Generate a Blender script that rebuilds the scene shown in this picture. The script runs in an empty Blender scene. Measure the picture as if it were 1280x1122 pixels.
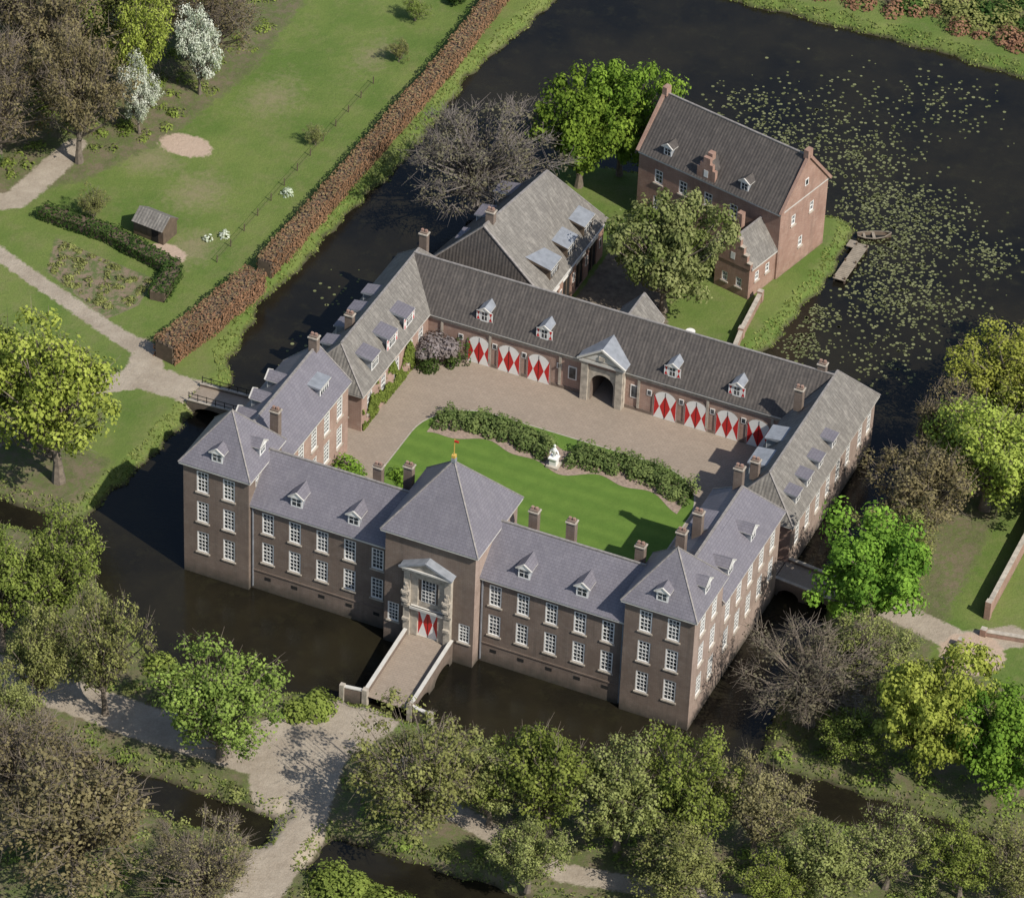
import bpy, math, random
import numpy as np
from mathutils import Vector, Matrix
rng=np.random.default_rng(7); random.seed(7)
scene=bpy.context.scene
scene.view_settings.view_transform='Standard'
try: scene.view_settings.look='None'
except Exception: pass

# ------------------------------------------------------------------ materials
def newmat(name):
    m=bpy.data.materials.new(name); m.use_nodes=True
    nt=m.node_tree; nt.nodes.clear()
    out=nt.nodes.new('ShaderNodeOutputMaterial'); b=nt.nodes.new('ShaderNodeBsdfPrincipled')
    nt.links.new(b.outputs[0],out.inputs[0]); b.inputs['Roughness'].default_value=.8
    return m,nt,b,out
def mixc(nt,fac,a,b,mode='MIX'):
    n=nt.nodes.new('ShaderNodeMix'); n.data_type='RGBA'; n.blend_type=mode
    for i,v in ((0,fac),(6,a),(7,b)):
        if hasattr(v,'is_linked') or hasattr(v,'node'): nt.links.new(v,n.inputs[i])
        elif i==0: n.inputs[0].default_value=v
        else: n.inputs[i].default_value=(*v,1)
    return n.outputs[2]
def ramp(nt,src,lo,hi):
    n=nt.nodes.new('ShaderNodeMapRange'); n.inputs[1].default_value=lo;n.inputs[2].default_value=hi
    nt.links.new(src,n.inputs[0]); return n.outputs[0]
def math_(nt,op,a,b):
    n=nt.nodes.new('ShaderNodeMath'); n.operation=op
    for i,v in ((0,a),(1,b)):
        if hasattr(v,'node'): nt.links.new(v,n.inputs[i])
        else: n.inputs[i].default_value=v
    return n.outputs[0]
def coords(nt,kind='Object',scale=(1,1,1)):
    tc=nt.nodes.new('ShaderNodeTexCoord'); mp=nt.nodes.new('ShaderNodeMapping'); mp.inputs['Scale'].default_value=scale
    nt.links.new(tc.outputs[kind],mp.inputs[0]); return mp.outputs[0]
def noise(nt,vec,scale,detail=4,rough=.6):
    n=nt.nodes.new('ShaderNodeTexNoise'); n.inputs['Scale'].default_value=scale; n.inputs['Detail'].default_value=detail; n.inputs['Roughness'].default_value=rough
    nt.links.new(vec,n.inputs['Vector']); return n.outputs['Fac']
def bump(nt,b,src,st,dist=.05):
    n=nt.nodes.new('ShaderNodeBump'); n.inputs['Strength'].default_value=st; n.inputs['Distance'].default_value=dist
    nt.links.new(src,n.inputs['Height']); nt.links.new(n.outputs[0],b.inputs['Normal'])
def simple(name,c,rough=.7,var=.25,scale=1.5):
    m,nt,b,o=newmat(name); v=coords(nt); f=ramp(nt,noise(nt,v,scale,5),.3,.7)
    col=mixc(nt,f,tuple(x*(1-var) for x in c),tuple(min(1,x*(1+var)) for x in c)); nt.links.new(col,b.inputs['Base Color'])
    b.inputs['Roughness'].default_value=rough; return m
def brickmat(name,c1,c2,mortar,stain=.5,plinth=True):
    m,nt,b,o=newmat(name)
    uv=coords(nt,'UV'); br=nt.nodes.new('ShaderNodeTexBrick'); nt.links.new(uv,br.inputs['Vector'])
    br.inputs['Color1'].default_value=(*c1,1);br.inputs['Color2'].default_value=(*c2,1);br.inputs['Mortar'].default_value=(*mortar,1)
    br.inputs['Scale'].default_value=1;br.inputs['Brick Width'].default_value=.42;br.inputs['Row Height'].default_value=.14;br.inputs['Mortar Size'].default_value=.015
    f=ramp(nt,noise(nt,coords(nt,'Object'),.45,6,.65),.35,.68)
    c=mixc(nt,f,br.outputs[0],tuple(x*.72 for x in c1))
    g=ramp(nt,noise(nt,coords(nt,'UV',(1.6,.16,1)),1,5,.6),.50,.75)
    g=math_(nt,'MULTIPLY',g,stain)
    c=mixc(nt,g,c,(.07,.06,.05))
    g2=ramp(nt,noise(nt,coords(nt,'UV',(.8,.8,1)),1.7,6,.7),.52,.76)
    c=mixc(nt,math_(nt,'MULTIPLY',g2,.55),c,mortar)
    if plinth:
        sp=nt.nodes.new('ShaderNodeSeparateXYZ'); nt.links.new(coords(nt,'Object'),sp.inputs[0])
        nz=math_(nt,'ADD',sp.outputs[2],math_(nt,'MULTIPLY',noise(nt,coords(nt,'Object'),1.2,4),1.6))
        h=ramp(nt,nz,2.2,.7); c=mixc(nt,math_(nt,'MULTIPLY',h,.85),c,(.035,.036,.026))
    nt.links.new(c,b.inputs['Base Color']); b.inputs['Roughness'].default_value=.9
    bump(nt,b,br.outputs[1],.2,-.02); return m
def roofmat(name,c1,c2,bw,rh,wave=False,lichen=(.3,.28,.24),lf=.3,rough=.6,ang=0):
    m,nt,b,o=newmat(name); uv=coords(nt,'UV')
    br=nt.nodes.new('ShaderNodeTexBrick'); nt.links.new(uv,br.inputs['Vector'])
    br.inputs['Color1'].default_value=(*c1,1);br.inputs['Color2'].default_value=(*c2,1);br.inputs['Mortar'].default_value=(*[x*.6 for x in c1],1)
    br.inputs['Scale'].default_value=1;br.inputs['Brick Width'].default_value=bw;br.inputs['Row Height'].default_value=rh;br.inputs['Mortar Size'].default_value=.02
    if wave: br.offset=0.0
    f=ramp(nt,noise(nt,coords(nt,'Object'),.35,6,.7),.4,.7)
    c=mixc(nt,math_(nt,'MULTIPLY',f,.5),br.outputs[0],tuple(x*.66 for x in c1))
    g=ramp(nt,noise(nt,coords(nt,'UV',(1,.35,1)),1.8,8,.75),.48,.72)
    c=mixc(nt,math_(nt,'MULTIPLY',g,lf),c,lichen)
    g2=ramp(nt,noise(nt,coords(nt,'UV',(2.2,.12,1)),1,3,.6),.55,.8)
    c=mixc(nt,math_(nt,'MULTIPLY',g2,.3),c,tuple(x*.45 for x in c1))
    g3=ramp(nt,noise(nt,coords(nt,'UV',(2.5,2.5,1)),1.3,6,.8),.56,.7)
    c=mixc(nt,math_(nt,'MULTIPLY',g3,lf*.8),c,tuple(x*.55 for x in c1))
    nt.links.new(c,b.inputs['Base Color']); b.inputs['Roughness'].default_value=rough
    if wave:
        w=nt.nodes.new('ShaderNodeTexWave'); w.inputs['Scale'].default_value=.9; nt.links.new(uv,w.inputs[0]); bump(nt,b,w.outputs[1],.5,.05)
    else: bump(nt,b,br.outputs[1],.3,-.03)
    return m
def ramp2(nt,src,a,b):
    n=nt.nodes.new('ShaderNodeMapRange'); n.inputs[3].default_value=a;n.inputs[4].default_value=b; nt.links.new(src,n.inputs[0]); return n.outputs[0]
def leafmat(name,dark,light,trans=.3):
    m=bpy.data.materials.new(name); m.use_nodes=True; nt=m.node_tree; nt.nodes.clear(); o=nt.nodes.new('ShaderNodeOutputMaterial')
    a=nt.nodes.new('ShaderNodeAttribute'); a.attribute_name='tint'
    oi=nt.nodes.new('ShaderNodeObjectInfo')
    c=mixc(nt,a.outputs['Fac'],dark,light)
    hs=nt.nodes.new('ShaderNodeHueSaturation'); nt.links.new(c,hs.inputs['Color'])
    nt.links.new(ramp2(nt,oi.outputs['Random'],.485,.515),hs.inputs['Hue']); nt.links.new(ramp2(nt,oi.outputs['Random'],.88,1.18),hs.inputs['Value'])
    b=nt.nodes.new('ShaderNodeBsdfDiffuse'); nt.links.new(hs.outputs[0],b.inputs[0])
    t=nt.nodes.new('ShaderNodeBsdfTranslucent'); nt.links.new(hs.outputs[0],t.inputs[0])
    mx=nt.nodes.new('ShaderNodeMixShader'); mx.inputs[0].default_value=trans
    nt.links.new(b.outputs[0],mx.inputs[1]);nt.links.new(t.outputs[0],mx.inputs[2]);nt.links.new(mx.outputs[0],o.inputs[0]); return m

M={}
M['brick']=brickmat('castle_brick',(.205,.15,.118),(.165,.122,.097),(.25,.21,.175),.45)
M['brickpink']=brickmat('pale_brick',(.40,.26,.205),(.33,.21,.165),(.46,.37,.31),.3,False)
M['brickside']=brickmat('side_brick',(.37,.275,.225),(.31,.225,.185),(.43,.35,.30),.4)
M['brickfarm']=brickmat('farm_brick',(.37,.22,.165),(.30,.17,.125),(.43,.33,.27),.35)
M['slate']=roofmat('slate',(.18,.168,.192),(.157,.147,.17),.4,.28,lichen=(.26,.245,.26),lf=.4,rough=.6)
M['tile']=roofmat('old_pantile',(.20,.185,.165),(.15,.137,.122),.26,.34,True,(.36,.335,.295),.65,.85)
M['tiledark']=roofmat('dark_shaded_pantile',(.092,.080,.072),(.064,.056,.052),.26,.34,True,(.175,.15,.13),.5,.85)  # darker pantile, partly with the shade of sunless slopes put into its colour
M['trim']=simple('painted_trim',(.55,.53,.49),.5,.1)
M['white']=simple('white_paint',(.78,.77,.74),.45,.05)
M['red']=simple('red_paint',(.52,.02,.02),.45,.12)
M['stone']=simple('sandstone',(.40,.355,.295),.85,.3,2)
M['lead']=simple('lead_sheet',(.24,.255,.28),.5,.2)
M['dark']=simple('dark_interior',(.012,.011,.01),.9,.1)
M['wood']=simple('weathered_wood',(.11,.08,.055),.85,.3)
M['woodlight']=simple('pier_planks',(.26,.22,.17),.85,.25)
M['gold']=simple('gilding',(.6,.4,.1),.3,.1)
M['ridge']=simple('ridge_tiles',(.24,.22,.205),.8,.3,3)
m,nt,b,o=newmat('window_glass'); b.inputs['Roughness'].default_value=.08
f=noise(nt,coords(nt,'Object'),.9,2); nt.links.new(mixc(nt,ramp(nt,f,.4,.65),(.02,.024,.028),(.11,.12,.13)),b.inputs['Base Color']); M['glass']=m
M['bark']=simple('bark',(.16,.13,.10),.95,.35,3)
M['barkgrey']=simple('bark_grey',(.15,.13,.115),.95,.35,3)
L={}
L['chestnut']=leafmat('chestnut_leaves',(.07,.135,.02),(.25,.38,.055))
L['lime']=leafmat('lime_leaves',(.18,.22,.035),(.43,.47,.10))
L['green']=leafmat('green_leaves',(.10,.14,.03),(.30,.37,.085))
L['olive']=leafmat('olive_leaves',(.13,.145,.045),(.35,.37,.13))
L['brown']=leafmat('brown_buds',(.13,.11,.055),(.30,.26,.13))
L['greybud']=leafmat('grey_buds',(.10,.088,.06),(.22,.20,.13))
L['blossom']=leafmat('blossom',(.35,.42,.27),(.78,.79,.7),.15)
L['darkgreen']=leafmat('dark_leaves',(.025,.05,.016),(.09,.14,.035))
L['flower']=leafmat('chestnut_with_candles',(.10,.145,.035),(.36,.40,.17))
L['rhodo']=leafmat('rhododendron_leaves',(.05,.08,.025),(.22,.26,.09))
L['beech']=leafmat('beech_hedge_leaves',(.13,.068,.042),(.32,.175,.11),.12)
L['beechtop']=leafmat('beech_hedge_top',(.15,.10,.055),(.30,.22,.12),.12)
L['grass']=leafmat('bank_grass_blades',(.11,.14,.035),(.29,.32,.10))
L['lily']=leafmat('lily_pads',(.10,.115,.05),(.22,.235,.12),.05)
L['wisteria']=leafmat('wisteria_bloom',(.18,.15,.13),(.40,.36,.36))

# ------------------------------------------------------------------ mesh helpers
def link(o,parent=None):
    scene.collection.objects.link(o)
    if parent: o.parent=parent
    return o
def empty(name,loc=(0,0,0)):
    e=bpy.data.objects.new(name,None); e.location=loc; return link(e)
class MB:
    def __init__(s,mats): s.v=[];s.f=[];s.m=[];s.uv=[];s.mats=mats;s.T=None
    def face(s,pts,mat):
        P=[Vector(p) for p in pts]
        if s.T is not None: P=[s.T@p for p in P]
        n=Vector((0,0,0))
        for i in range(len(P)):
            a,b_=P[i],P[(i+1)%len(P)]; n+=a.cross(b_)
        if n.length<1e-9: return
        n.normalize()
        u=Vector((0,0,1)).cross(n)
        if u.length<.05: u=Vector((1,0,0))
        u.normalize(); w=n.cross(u)
        i0=len(s.v); s.v+= [tuple(p) for p in P]; s.f.append(list(range(i0,i0+len(P)))); s.m.append(s.mats.index(mat))
        s.uv+= [(p.dot(u),p.dot(w)) for p in P]
    def box(s,x0,x1,y0,y1,z0,z1,mat,top=None):
        a=[(x0,y0,z0),(x1,y0,z0),(x1,y1,z0),(x0,y1,z0)];b_=[(x,y,z1) for x,y,_ in a]
        for i in range(4):
            j=(i+1)%4; s.face([a[i],a[j],b_[j],b_[i]],mat)
        s.face(b_,top or mat); s.face(a[::-1],mat)
    def beam(s,p,q,w,mat,h=None):
        p=Vector(p);q=Vector(q);d=(q-p); L_=d.length
        if L_<1e-6: return
        d/=L_; u=d.cross(Vector((0,0,1)))
        if u.length<1e-3: u=Vector((1,0,0))
        u.normalize(); v=u.cross(d); h=h or w
        c=[(-1,-1),(1,-1),(1,1),(-1,1)]
        A=[p+u*a*w/2+v*b_*h/2 for a,b_ in c];B=[q+u*a*w/2+v*b_*h/2 for a,b_ in c]
        for i in range(4): s.face([A[i],A[(i+1)%4],B[(i+1)%4],B[i]],mat)
        s.face(A[::-1],mat); s.face(B,mat)
    def build(s,name,parent=None):
        me=bpy.data.meshes.new(name); me.from_pydata(s.v,[],s.f)
        for k in s.mats: me.materials.append(M[k] if k in M else L[k])
        me.polygons.foreach_set('material_index',s.m)
        uvl=me.uv_layers.new(name='UVMap'); uvl.data.foreach_set('uv',[c for t in s.uv for c in t])
        me.update(); o=bpy.data.objects.new(name,me); return link(o,parent)
ALL=['brick','brickpink','brickside','brickfarm','slate','tile','tiledark','trim','white','red','stone','lead','dark','wood','woodlight','gold','ridge','glass']
class Wall:
    """local frame on a wall: u along, w outward, z up"""
    def __init__(s,mb,x,y,dx,dy): s.mb=mb;s.o=Vector((x,y,0));s.d=Vector((dx,dy,0)).normalized();s.n=Vector((s.d.y,-s.d.x,0))
    def P(s,u,w,z): return s.o+s.d*u+s.n*w+Vector((0,0,z))
    def box(s,u0,u1,w0,w1,z0,z1,mat,top=None):
        a=[s.P(u0,w0,z0),s.P(u1,w0,z0),s.P(u1,w1,z0),s.P(u0,w1,z0)];b_=[p+Vector((0,0,z1-z0)) for p in a]
        for i in range(4):
            j=(i+1)%4; s.mb.face([a[i],a[j],b_[j],b_[i]],mat)
        s.mb.face(b_,top or mat); s.mb.face(a[::-1],mat)
    def wall(s,L_,z0,z1,ops,mat,dep=.16):
        us=sorted({0,L_}|{o[0] for o in ops}|{o[1] for o in ops}); zs=sorted({z0,z1}|{o[2] for o in ops}|{o[3] for o in ops})
        for i in range(len(us)-1):
            for j in range(len(zs)-1):
                cu=(us[i]+us[i+1])/2;cz=(zs[j]+zs[j+1])/2
                if any(o[0]<cu<o[1] and o[2]<cz<o[3] for o in ops): continue
                s.mb.face([s.P(us[i],0,zs[j]),s.P(us[i+1],0,zs[j]),s.P(us[i+1],0,zs[j+1]),s.P(us[i],0,zs[j+1])],mat)
        for a,b_,c,d in ops:
            q=[(a,c),(b_,c),(b_,d),(a,d)]
            for i in range(4):
                p1=q[i];p2=q[(i+1)%4]
                s.mb.face([s.P(p1[0],0,p1[1]),s.P(p2[0],0,p2[1]),s.P(p2[0],-dep,p2[1]),s.P(p1[0],-dep,p1[1])],mat)
    def window(s,a,b_,c,d,dep=.16,nv=2,nh=4,fr=.12,sill=True,glass='glass'):
        s.mb.face([s.P(a,-dep+.03,c),s.P(b_,-dep+.03,c),s.P(b_,-dep+.03,d),s.P(a,-dep+.03,d)],glass)
        s.box(a,a+fr,-dep+.04,-.03,c,d,'white');s.box(b_-fr,b_,-dep+.04,-.03,c,d,'white')
        s.box(a+fr,b_-fr,-dep+.04,-.03,c,c+fr,'white');s.box(a+fr,b_-fr,-dep+.04,-.03,d-fr,d,'white')
        for i in range(nv):
            u=a+fr+(b_-a-2*fr)*(i+1)/(nv+1); s.box(u-.028,u+.028,-dep+.041,-dep+.08,c+fr,d-fr,'white')
        for i in range(nh):
            z=c+fr+(d-c-2*fr)*(i+1)/(nh+1); t=.05 if i==nh//2 else .028
            s.box(a+fr,b_-fr,-dep+.042,-dep+.085,z-t,z+t,'white')
        if sill: s.box(a-.12,b_+.12,.003,.10,c-.14,c-.002,'stone')
    def facade(s,L_,z0,z1,cent,mat,w=1.2,h=2.35,**k):
        ops=[(u-w/2,u+w/2,z-h/2,z+h/2) for u,z in cent]; s.wall(L_,z0,z1,ops,mat)
        for o in ops: s.window(*o,**k)

def roof(mb,x0,x1,y0,y1,ze,zr,axis,h0,h1,mat,wall='brick',oh=.35,trim='trim',ridge='ridge',ch=.22):
    X0,X1,Y0,Y1=x0-oh,x1+oh,y0-oh,y1+oh
    if axis=='x':
        if h0==0: X0=x0-.06
        if h1==0: X1=x1+.06
        ym=(y0+y1)/2; a=(X0+h0,ym,zr);b_=(X1-h1,ym,zr)
        mb.face([(X0,Y0,ze),(X1,Y0,ze),b_,a],mat); mb.face([(X1,Y1,ze),(X0,Y1,ze),a,b_],mat)
        mb.face([(X0,Y1,ze),(X0,Y0,ze),a],mat if h0 else wall); mb.face([(X1,Y0,ze),(X1,Y1,ze),b_],mat if h1 else wall)
        E=[((X0,Y0,ze),a),((X0,Y1,ze),a),((X1,Y0,ze),b_),((X1,Y1,ze),b_)]
    else:
        if h0==0: Y0=y0-.06
        if h1==0: Y1=y1+.06
        xm=(x0+x1)/2; a=(xm,Y0+h0,zr);b_=(xm,Y1-h1,zr)
        mb.face([(X1,Y0,ze),(X1,Y1,ze),b_,a],mat); mb.face([(X0,Y1,ze),(X0,Y0,ze),a,b_],mat)
        mb.face([(X0,Y0,ze),(X1,Y0,ze),a],mat if h0 else wall); mb.face([(X1,Y1,ze),(X0,Y1,ze),b_],mat if h1 else wall)
        E=[((X0,Y0,ze),a),((X1,Y0,ze),a),((X0,Y1,ze),b_),((X1,Y1,ze),b_)]
    mb.box(X0+.04,X1-.04,Y0+.04,Y1-.04,ze-ch,ze-.01,trim)
    if ridge:
        up=Vector((0,0,.03)); mb.beam(Vector(a)+up,Vector(b_)+up,.2,ridge,.12)
        for p,q in E: mb.beam(Vector(p)+up*.6,Vector(q)+up*.6,.13,ridge,.07)
def dormer(mb,x,y,z,nx,ny,w=1.25,h=1.35,depth=2.2,style='gable',rm='slate',shut=False,body='white',cheek='lead',up=.45):
    d=Vector((-ny,nx,0)); W=Wall(mb,x,y,d.x,d.y) ; W.n=Vector((nx,ny,0)).normalized()
    W.box(-w/2,w/2,-depth,0,z-.5,z+h,cheek); W.box(-w/2,w/2,.002,.05,z-.05,z+h,body)
    W.box(-w/2+.16,w/2-.16,.051,.06,z+.12,z+h-.14,'glass')
    if shut:
        W.box(-w/2-.42,-w/2-.02,.0,.05,z+.05,z+h-.1,'white'); W.box(w/2+.02,w/2+.42,.0,.05,z+.05,z+h-.1,'white')
        for s0 in (-w/2-.42,w/2+.02):
            mb.face([W.P(s0+.03,.054,z+.1),W.P(s0+.37,.054,z+.1),W.P(s0+.2,.054,z+h*.48)],'red')
            mb.face([W.P(s0+.03,.054,z+h-.15),W.P(s0+.37,.054,z+h-.15),W.P(s0+.2,.054,z+h*.48)],'red')
    n_=1 if w<1.4 else 3
    for i in range(n_):
        u=-w/2+.16+(w-.32)*(i+1)/(n_+1); W.box(u-.03,u+.03,.061,.08,z+.12,z+h-.14,'white')
    W.box(-w/2+.16,w/2-.16,.061,.076,z+h*.5,z+h*.5+.05,'white')
    if style=='gable':
        e=.2; A=[W.P(-w/2-e,e,z+h),W.P(w/2+e,e,z+h),W.P(0,e,z+h+w*.5)];B=[p-W.n*(depth+1.4) for p in A]
        mb.face(A,'white'); mb.face([A[0],A[2],B[2],B[0]],rm); mb.face([A[2],A[1],B[1],B[2]],rm)
        mb.beam(A[0],A[2],.12,'trim');mb.beam(A[1],A[2],.12,'trim'); W.box(-w/2-e,w/2+e,-depth,e-.01,z+h-.08,z+h-.005,'trim')
    else:
        e=.22; A=[W.P(-w/2-e,e,z+h),W.P(w/2+e,e,z+h)];B=[W.P(w/2+e,-depth-.8,z+h+up),W.P(-w/2-e,-depth-.8,z+h+up)]
        mb.face(A+B,rm); A2=[p-Vector((0,0,.14)) for p in A]; mb.face([A2[0],A2[1],A[1],A[0]],'trim')
        mb.face([A[0],B[1],B[1]-Vector((0,0,.5)),A2[0]],cheek); mb.face([A[1],B[0],B[0]-Vector((0,0,.5)),A2[1]],cheek)
def chimney(mb,x,y,z0,z1,w=.85,d=.65,mat='brick'):
    mb.box(x-w/2,x+w/2,y-d/2,y+d/2,z0,z1,mat); mb.box(x-w/2-.08,x+w/2+.08,y-d/2-.08,y+d/2+.08,z1,z1+.12,'stone')
    mb.box(x-w/2+.03,x+w/2-.03,y-d/2+.03,y+d/2-.03,z1+.12,z1+.26,mat)
    for s0 in (-.2,.2): mb.box(x+s0-.11,x+s0+.11,y-.11,y+.11,z1+.26,z1+.5,'brickfarm')
def hourglass_leaf(mb,W,u0,u1,z0,z1,w):
    """red side triangles on a white leaf leave a white hourglass"""
    zm=(z0+z1)/2; um=(u0+u1)/2
    mb.face([W.P(u0,w,z0),W.P(um-.02,w,zm),W.P(u0,w,z1)],'red'); mb.face([W.P(u1,w,z0),W.P(u1,w,z1),W.P(um+.02,w,zm)],'red')

# ------------------------------------------------------------------ castle
castle=empty('moated_castle')
wl=MB(ALL); rf=MB(ALL); dm=MB(ALL); ch=MB(ALL); pt=MB(ALL)
ZT=12.7; ZW=9.8; D=.5; ZB=-.6
for xl in (0,43.4):
    Wall(wl,xl,0,1,0).facade(6.6,ZB,ZT,[(u,z) for u in ((1.95,4.6) if xl==0 else (2.0,4.65)) for z in (10.85,7.4,3.9)],'brick')
    Wall(wl,xl+6.6,0,0,1).facade(6.6,ZB,ZT,[(u,z) for u in (2.0,4.7) for z in (10.85,7.4,3.9)],'brickside' if xl else 'brick')
    Wall(wl,xl+6.6,6.6,-1,0).wall(6.6,ZB,ZT,[],'brick'); Wall(wl,xl,6.6,0,-1).facade(6.6,ZB,ZT,[(u,z) for u in (2.0,4.7) for z in (10.85,7.4,3.9)],'brick')
    roof(rf,xl,xl+6.6,0,6.6,ZT,17.3,'x',3.64,3.64,'slate')
    dormer(dm,xl+3.3,.3,ZT+.8,0,-1,1.1,1.0,1.5)
    dormer(dm,xl+6.3,3.3,ZT+.8,1,0,1.1,1.0,1.5)
for x0,x1,cs in ((6.6,20.6,(8.3,11.0,13.75,16.5,19.25)),(29.4,43.4,(30.85,33.55,36.3,39.05,41.75))):
    Wall(wl,x0,D,1,0).facade(x1-x0,ZB,ZW,[(c-x0,z) for c in cs for z in (7.9,4.5)],'brick')
    Wall(wl,x1,8.2,-1,0).facade(x1-x0,ZB,ZW,[(x1-c,z) for c in cs for z in (7.9,4.5)],'brickpink')
    w_=Wall(wl,x0,D,1,0)
    for c in cs: w_.box(c-x0-.3,c-x0+.3,.004,.03,1.35,1.7,'dark')
    w_.box(0.02,x1-x0-.02,.006,.07,2.15,2.3,'brick')
    for u in (.15,x1-x0-.27): w_.box(u,u+.12,.02,.14,.3,ZW-.25,'lead')
    roof(rf,x0,x1,D,8.2,ZW,13.3,'x',0,0,'slate')
    for c in ((10.9,16.6) if x0<10 else (33.3,38.9)): dormer(dm,c,1.05,ZW+.75,0,-1,1.15,1.05,2.0)
pw=Wall(wl,20.6,-.8,1,0)
pw.wall(8.8,ZB,13.0,[(.35,1.45,2.6,4.7),(7.35,8.45,2.6,4.7)],'brick')
pw.window(.35,1.45,2.6,4.7);pw.window(7.35,8.45,2.6,4.7)
Wall(wl,29.4,-.8,0,1).wall(9,ZB,13.0,[],'brickside');Wall(wl,20.6,8.2,0,-1).wall(9,ZB,13.0,[],'brick');Wall(wl,29.4,8.2,-1,0).wall(8.8,ZB,13,[],'brickpink')
roof(rf,20.6,29.4,-.8,8.2,13.0,18.9,'x',4.75,4.75,'slate',oh=.4)
rf.box(24.8,25.2,3.5,3.9,18.8,19.2,'lead'); rf.beam((25,3.7,19.2),(25,3.7,21.3),.07,'gold'); rf.box(24.82,25.18,3.52,3.88,19.3,19.6,'gold'); rf.beam((25,3.7,21.1),(25.4,3.7,21.1),.1,'red',.18)
P=Wall(pt,22.7,-.8,1,0)
P.box(0,.62,.003,.5,-.5,9.4,'stone');P.box(3.98,4.6,.003,.5,-.5,9.4,'stone')
P.box(.62,3.98,.003,.22,-.5,2.0,'stone')
P.box(.62,1.3,.003,.3,2,9.4,'stone');P.box(3.3,3.98,.003,.3,2,9.4,'stone')
P.box(1.3,3.3,.003,.12,5.2,6.0,'stone');P.box(1.3,3.3,.003,.3,8.6,9.4,'stone')
P.box(-.15,4.75,.5,.62,5.25,5.5,'stone'); P.box(-.1,4.7,.1,.75,9.4,9.75,'stone'); P.box(-.2,4.8,.1,.85,9.75,9.95,'trim')
P.box(.7,3.9,.3,.7,5.25,5.5,'trim')
pt.face([P.P(-.1,.8,9.96),P.P(4.7,.8,9.96),P.P(2.3,.8,10.9)],'stone')
A=[P.P(-.3,.95,9.98),P.P(4.9,.95,9.98),P.P(2.3,.95,11.1)];B=[p-P.n*1.0 for p in A]
pt.face([A[0],A[2],B[2],B[0]],'lead');pt.face([A[2],A[1],B[1],B[2]],'lead'); pt.beam(A[0],A[2],.2,'lead');pt.beam(A[1],A[2],.2,'lead');pt.beam(A[0],A[1],.16,'trim')
P.box(1.6,3.0,.01,.14,6.0,8.6,'white')
P.box(1.7,2.93,.141,.15,6.1,8.5,'glass')
for i in range(1,4): P.box(1.7+i*.31-.02,1.7+i*.31+.02,.151,.18,6.1,8.5,'white')
for i in range(1,6): P.box(1.7,2.93,.151,.185,6.1+i*.4-.02,6.1+i*.4+.02,'white')
P.box(1.3,3.3,.01,.12,2.0,5.2,'white')
for u0,u1 in ((1.35,2.28),(2.32,3.25)):
    hourglass_leaf(pt,P,u0,u1,2.1,5.1,.125)
P.box(2.28,2.32,.121,.14,2.0,5.15,'dark')
for u in (.3,4.3):
    for k,(r,z) in enumerate(((.22,5.7),(.4,6.15),(.3,6.6),(.42,7.0),(.24,7.4),(.14,7.75))):
        P.box(u-r,u+r,.5,.5+r*.8,z-.2,z+.2,'stone'); P.box(u-r*.6,u+r*.6,.5+r*.8,.5+r*1.1,z-.12,z+.12,'stone')
    P.box(u-.3,u+.3,.5,.75,3.7,4.0,'stone')
pt.build('entrance_portal',castle)
for xl in (0,43.5):
    right=xl>10
    cy=(1.6,4.3,7.0,9.7,12.4)
    Wall(wl,xl+6.5,6.6,0,1).facade(14.2,ZB,ZW,[(c,z) for c in cy for z in (7.9,4.5)],'brickside' if right else 'brickpink')
    Wall(wl,xl,20.8,0,-1).facade(14.2,ZB,ZW,[(c,z) for c in cy for z in (7.9,4.5)],'brickpink')
    Wall(wl,xl+6.5,20.8,-1,0).wall(6.5,ZB,ZW,[],'brickpink')
    roof(rf,xl,xl+6.5,6.6,20.8,ZW+.02,13.0,'y',0,0 if not right else 2.2,'slate',wall='brickpink')
for y in (9.8,15.2): dormer(dm,49.4,y,ZW+.8,1,0,1.15,1.05,1.8)
dormer(dm,5.7,17.2,ZW+.9,1,0,1.8,1.1,2.0,'shed','lead',up=.25)
for y in (9.8,12.8,16): dormer(dm,.8,y,ZW+.9,-1,0,1.3,1.1,1.6,cheek='lead')
dormer(dm,44.3,14,ZW+.9,-1,0,2.4,1.4,2.2,'shed','slate')
for x,y,z0,z1 in ((3.2,20.2,11,14.2),(5.5,7.6,12,15.0),(16.5,6.3,11,13.4),(19.2,7.0,10,13.9),(31.9,6.2,11,13.9),(35.2,7.0,10,13.3),(42.4,5.6,12,14.2),(44.9,9.0,11,14.2),(45.2,12.2,11,14.2),(46.2,19.3,11,14.6)):
    chimney(ch,x,y,z0,z1)
wl.build('walls',castle);rf.build('roof',castle);dm.build('dormers',castle);ch.build('chimneys',castle)

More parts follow.
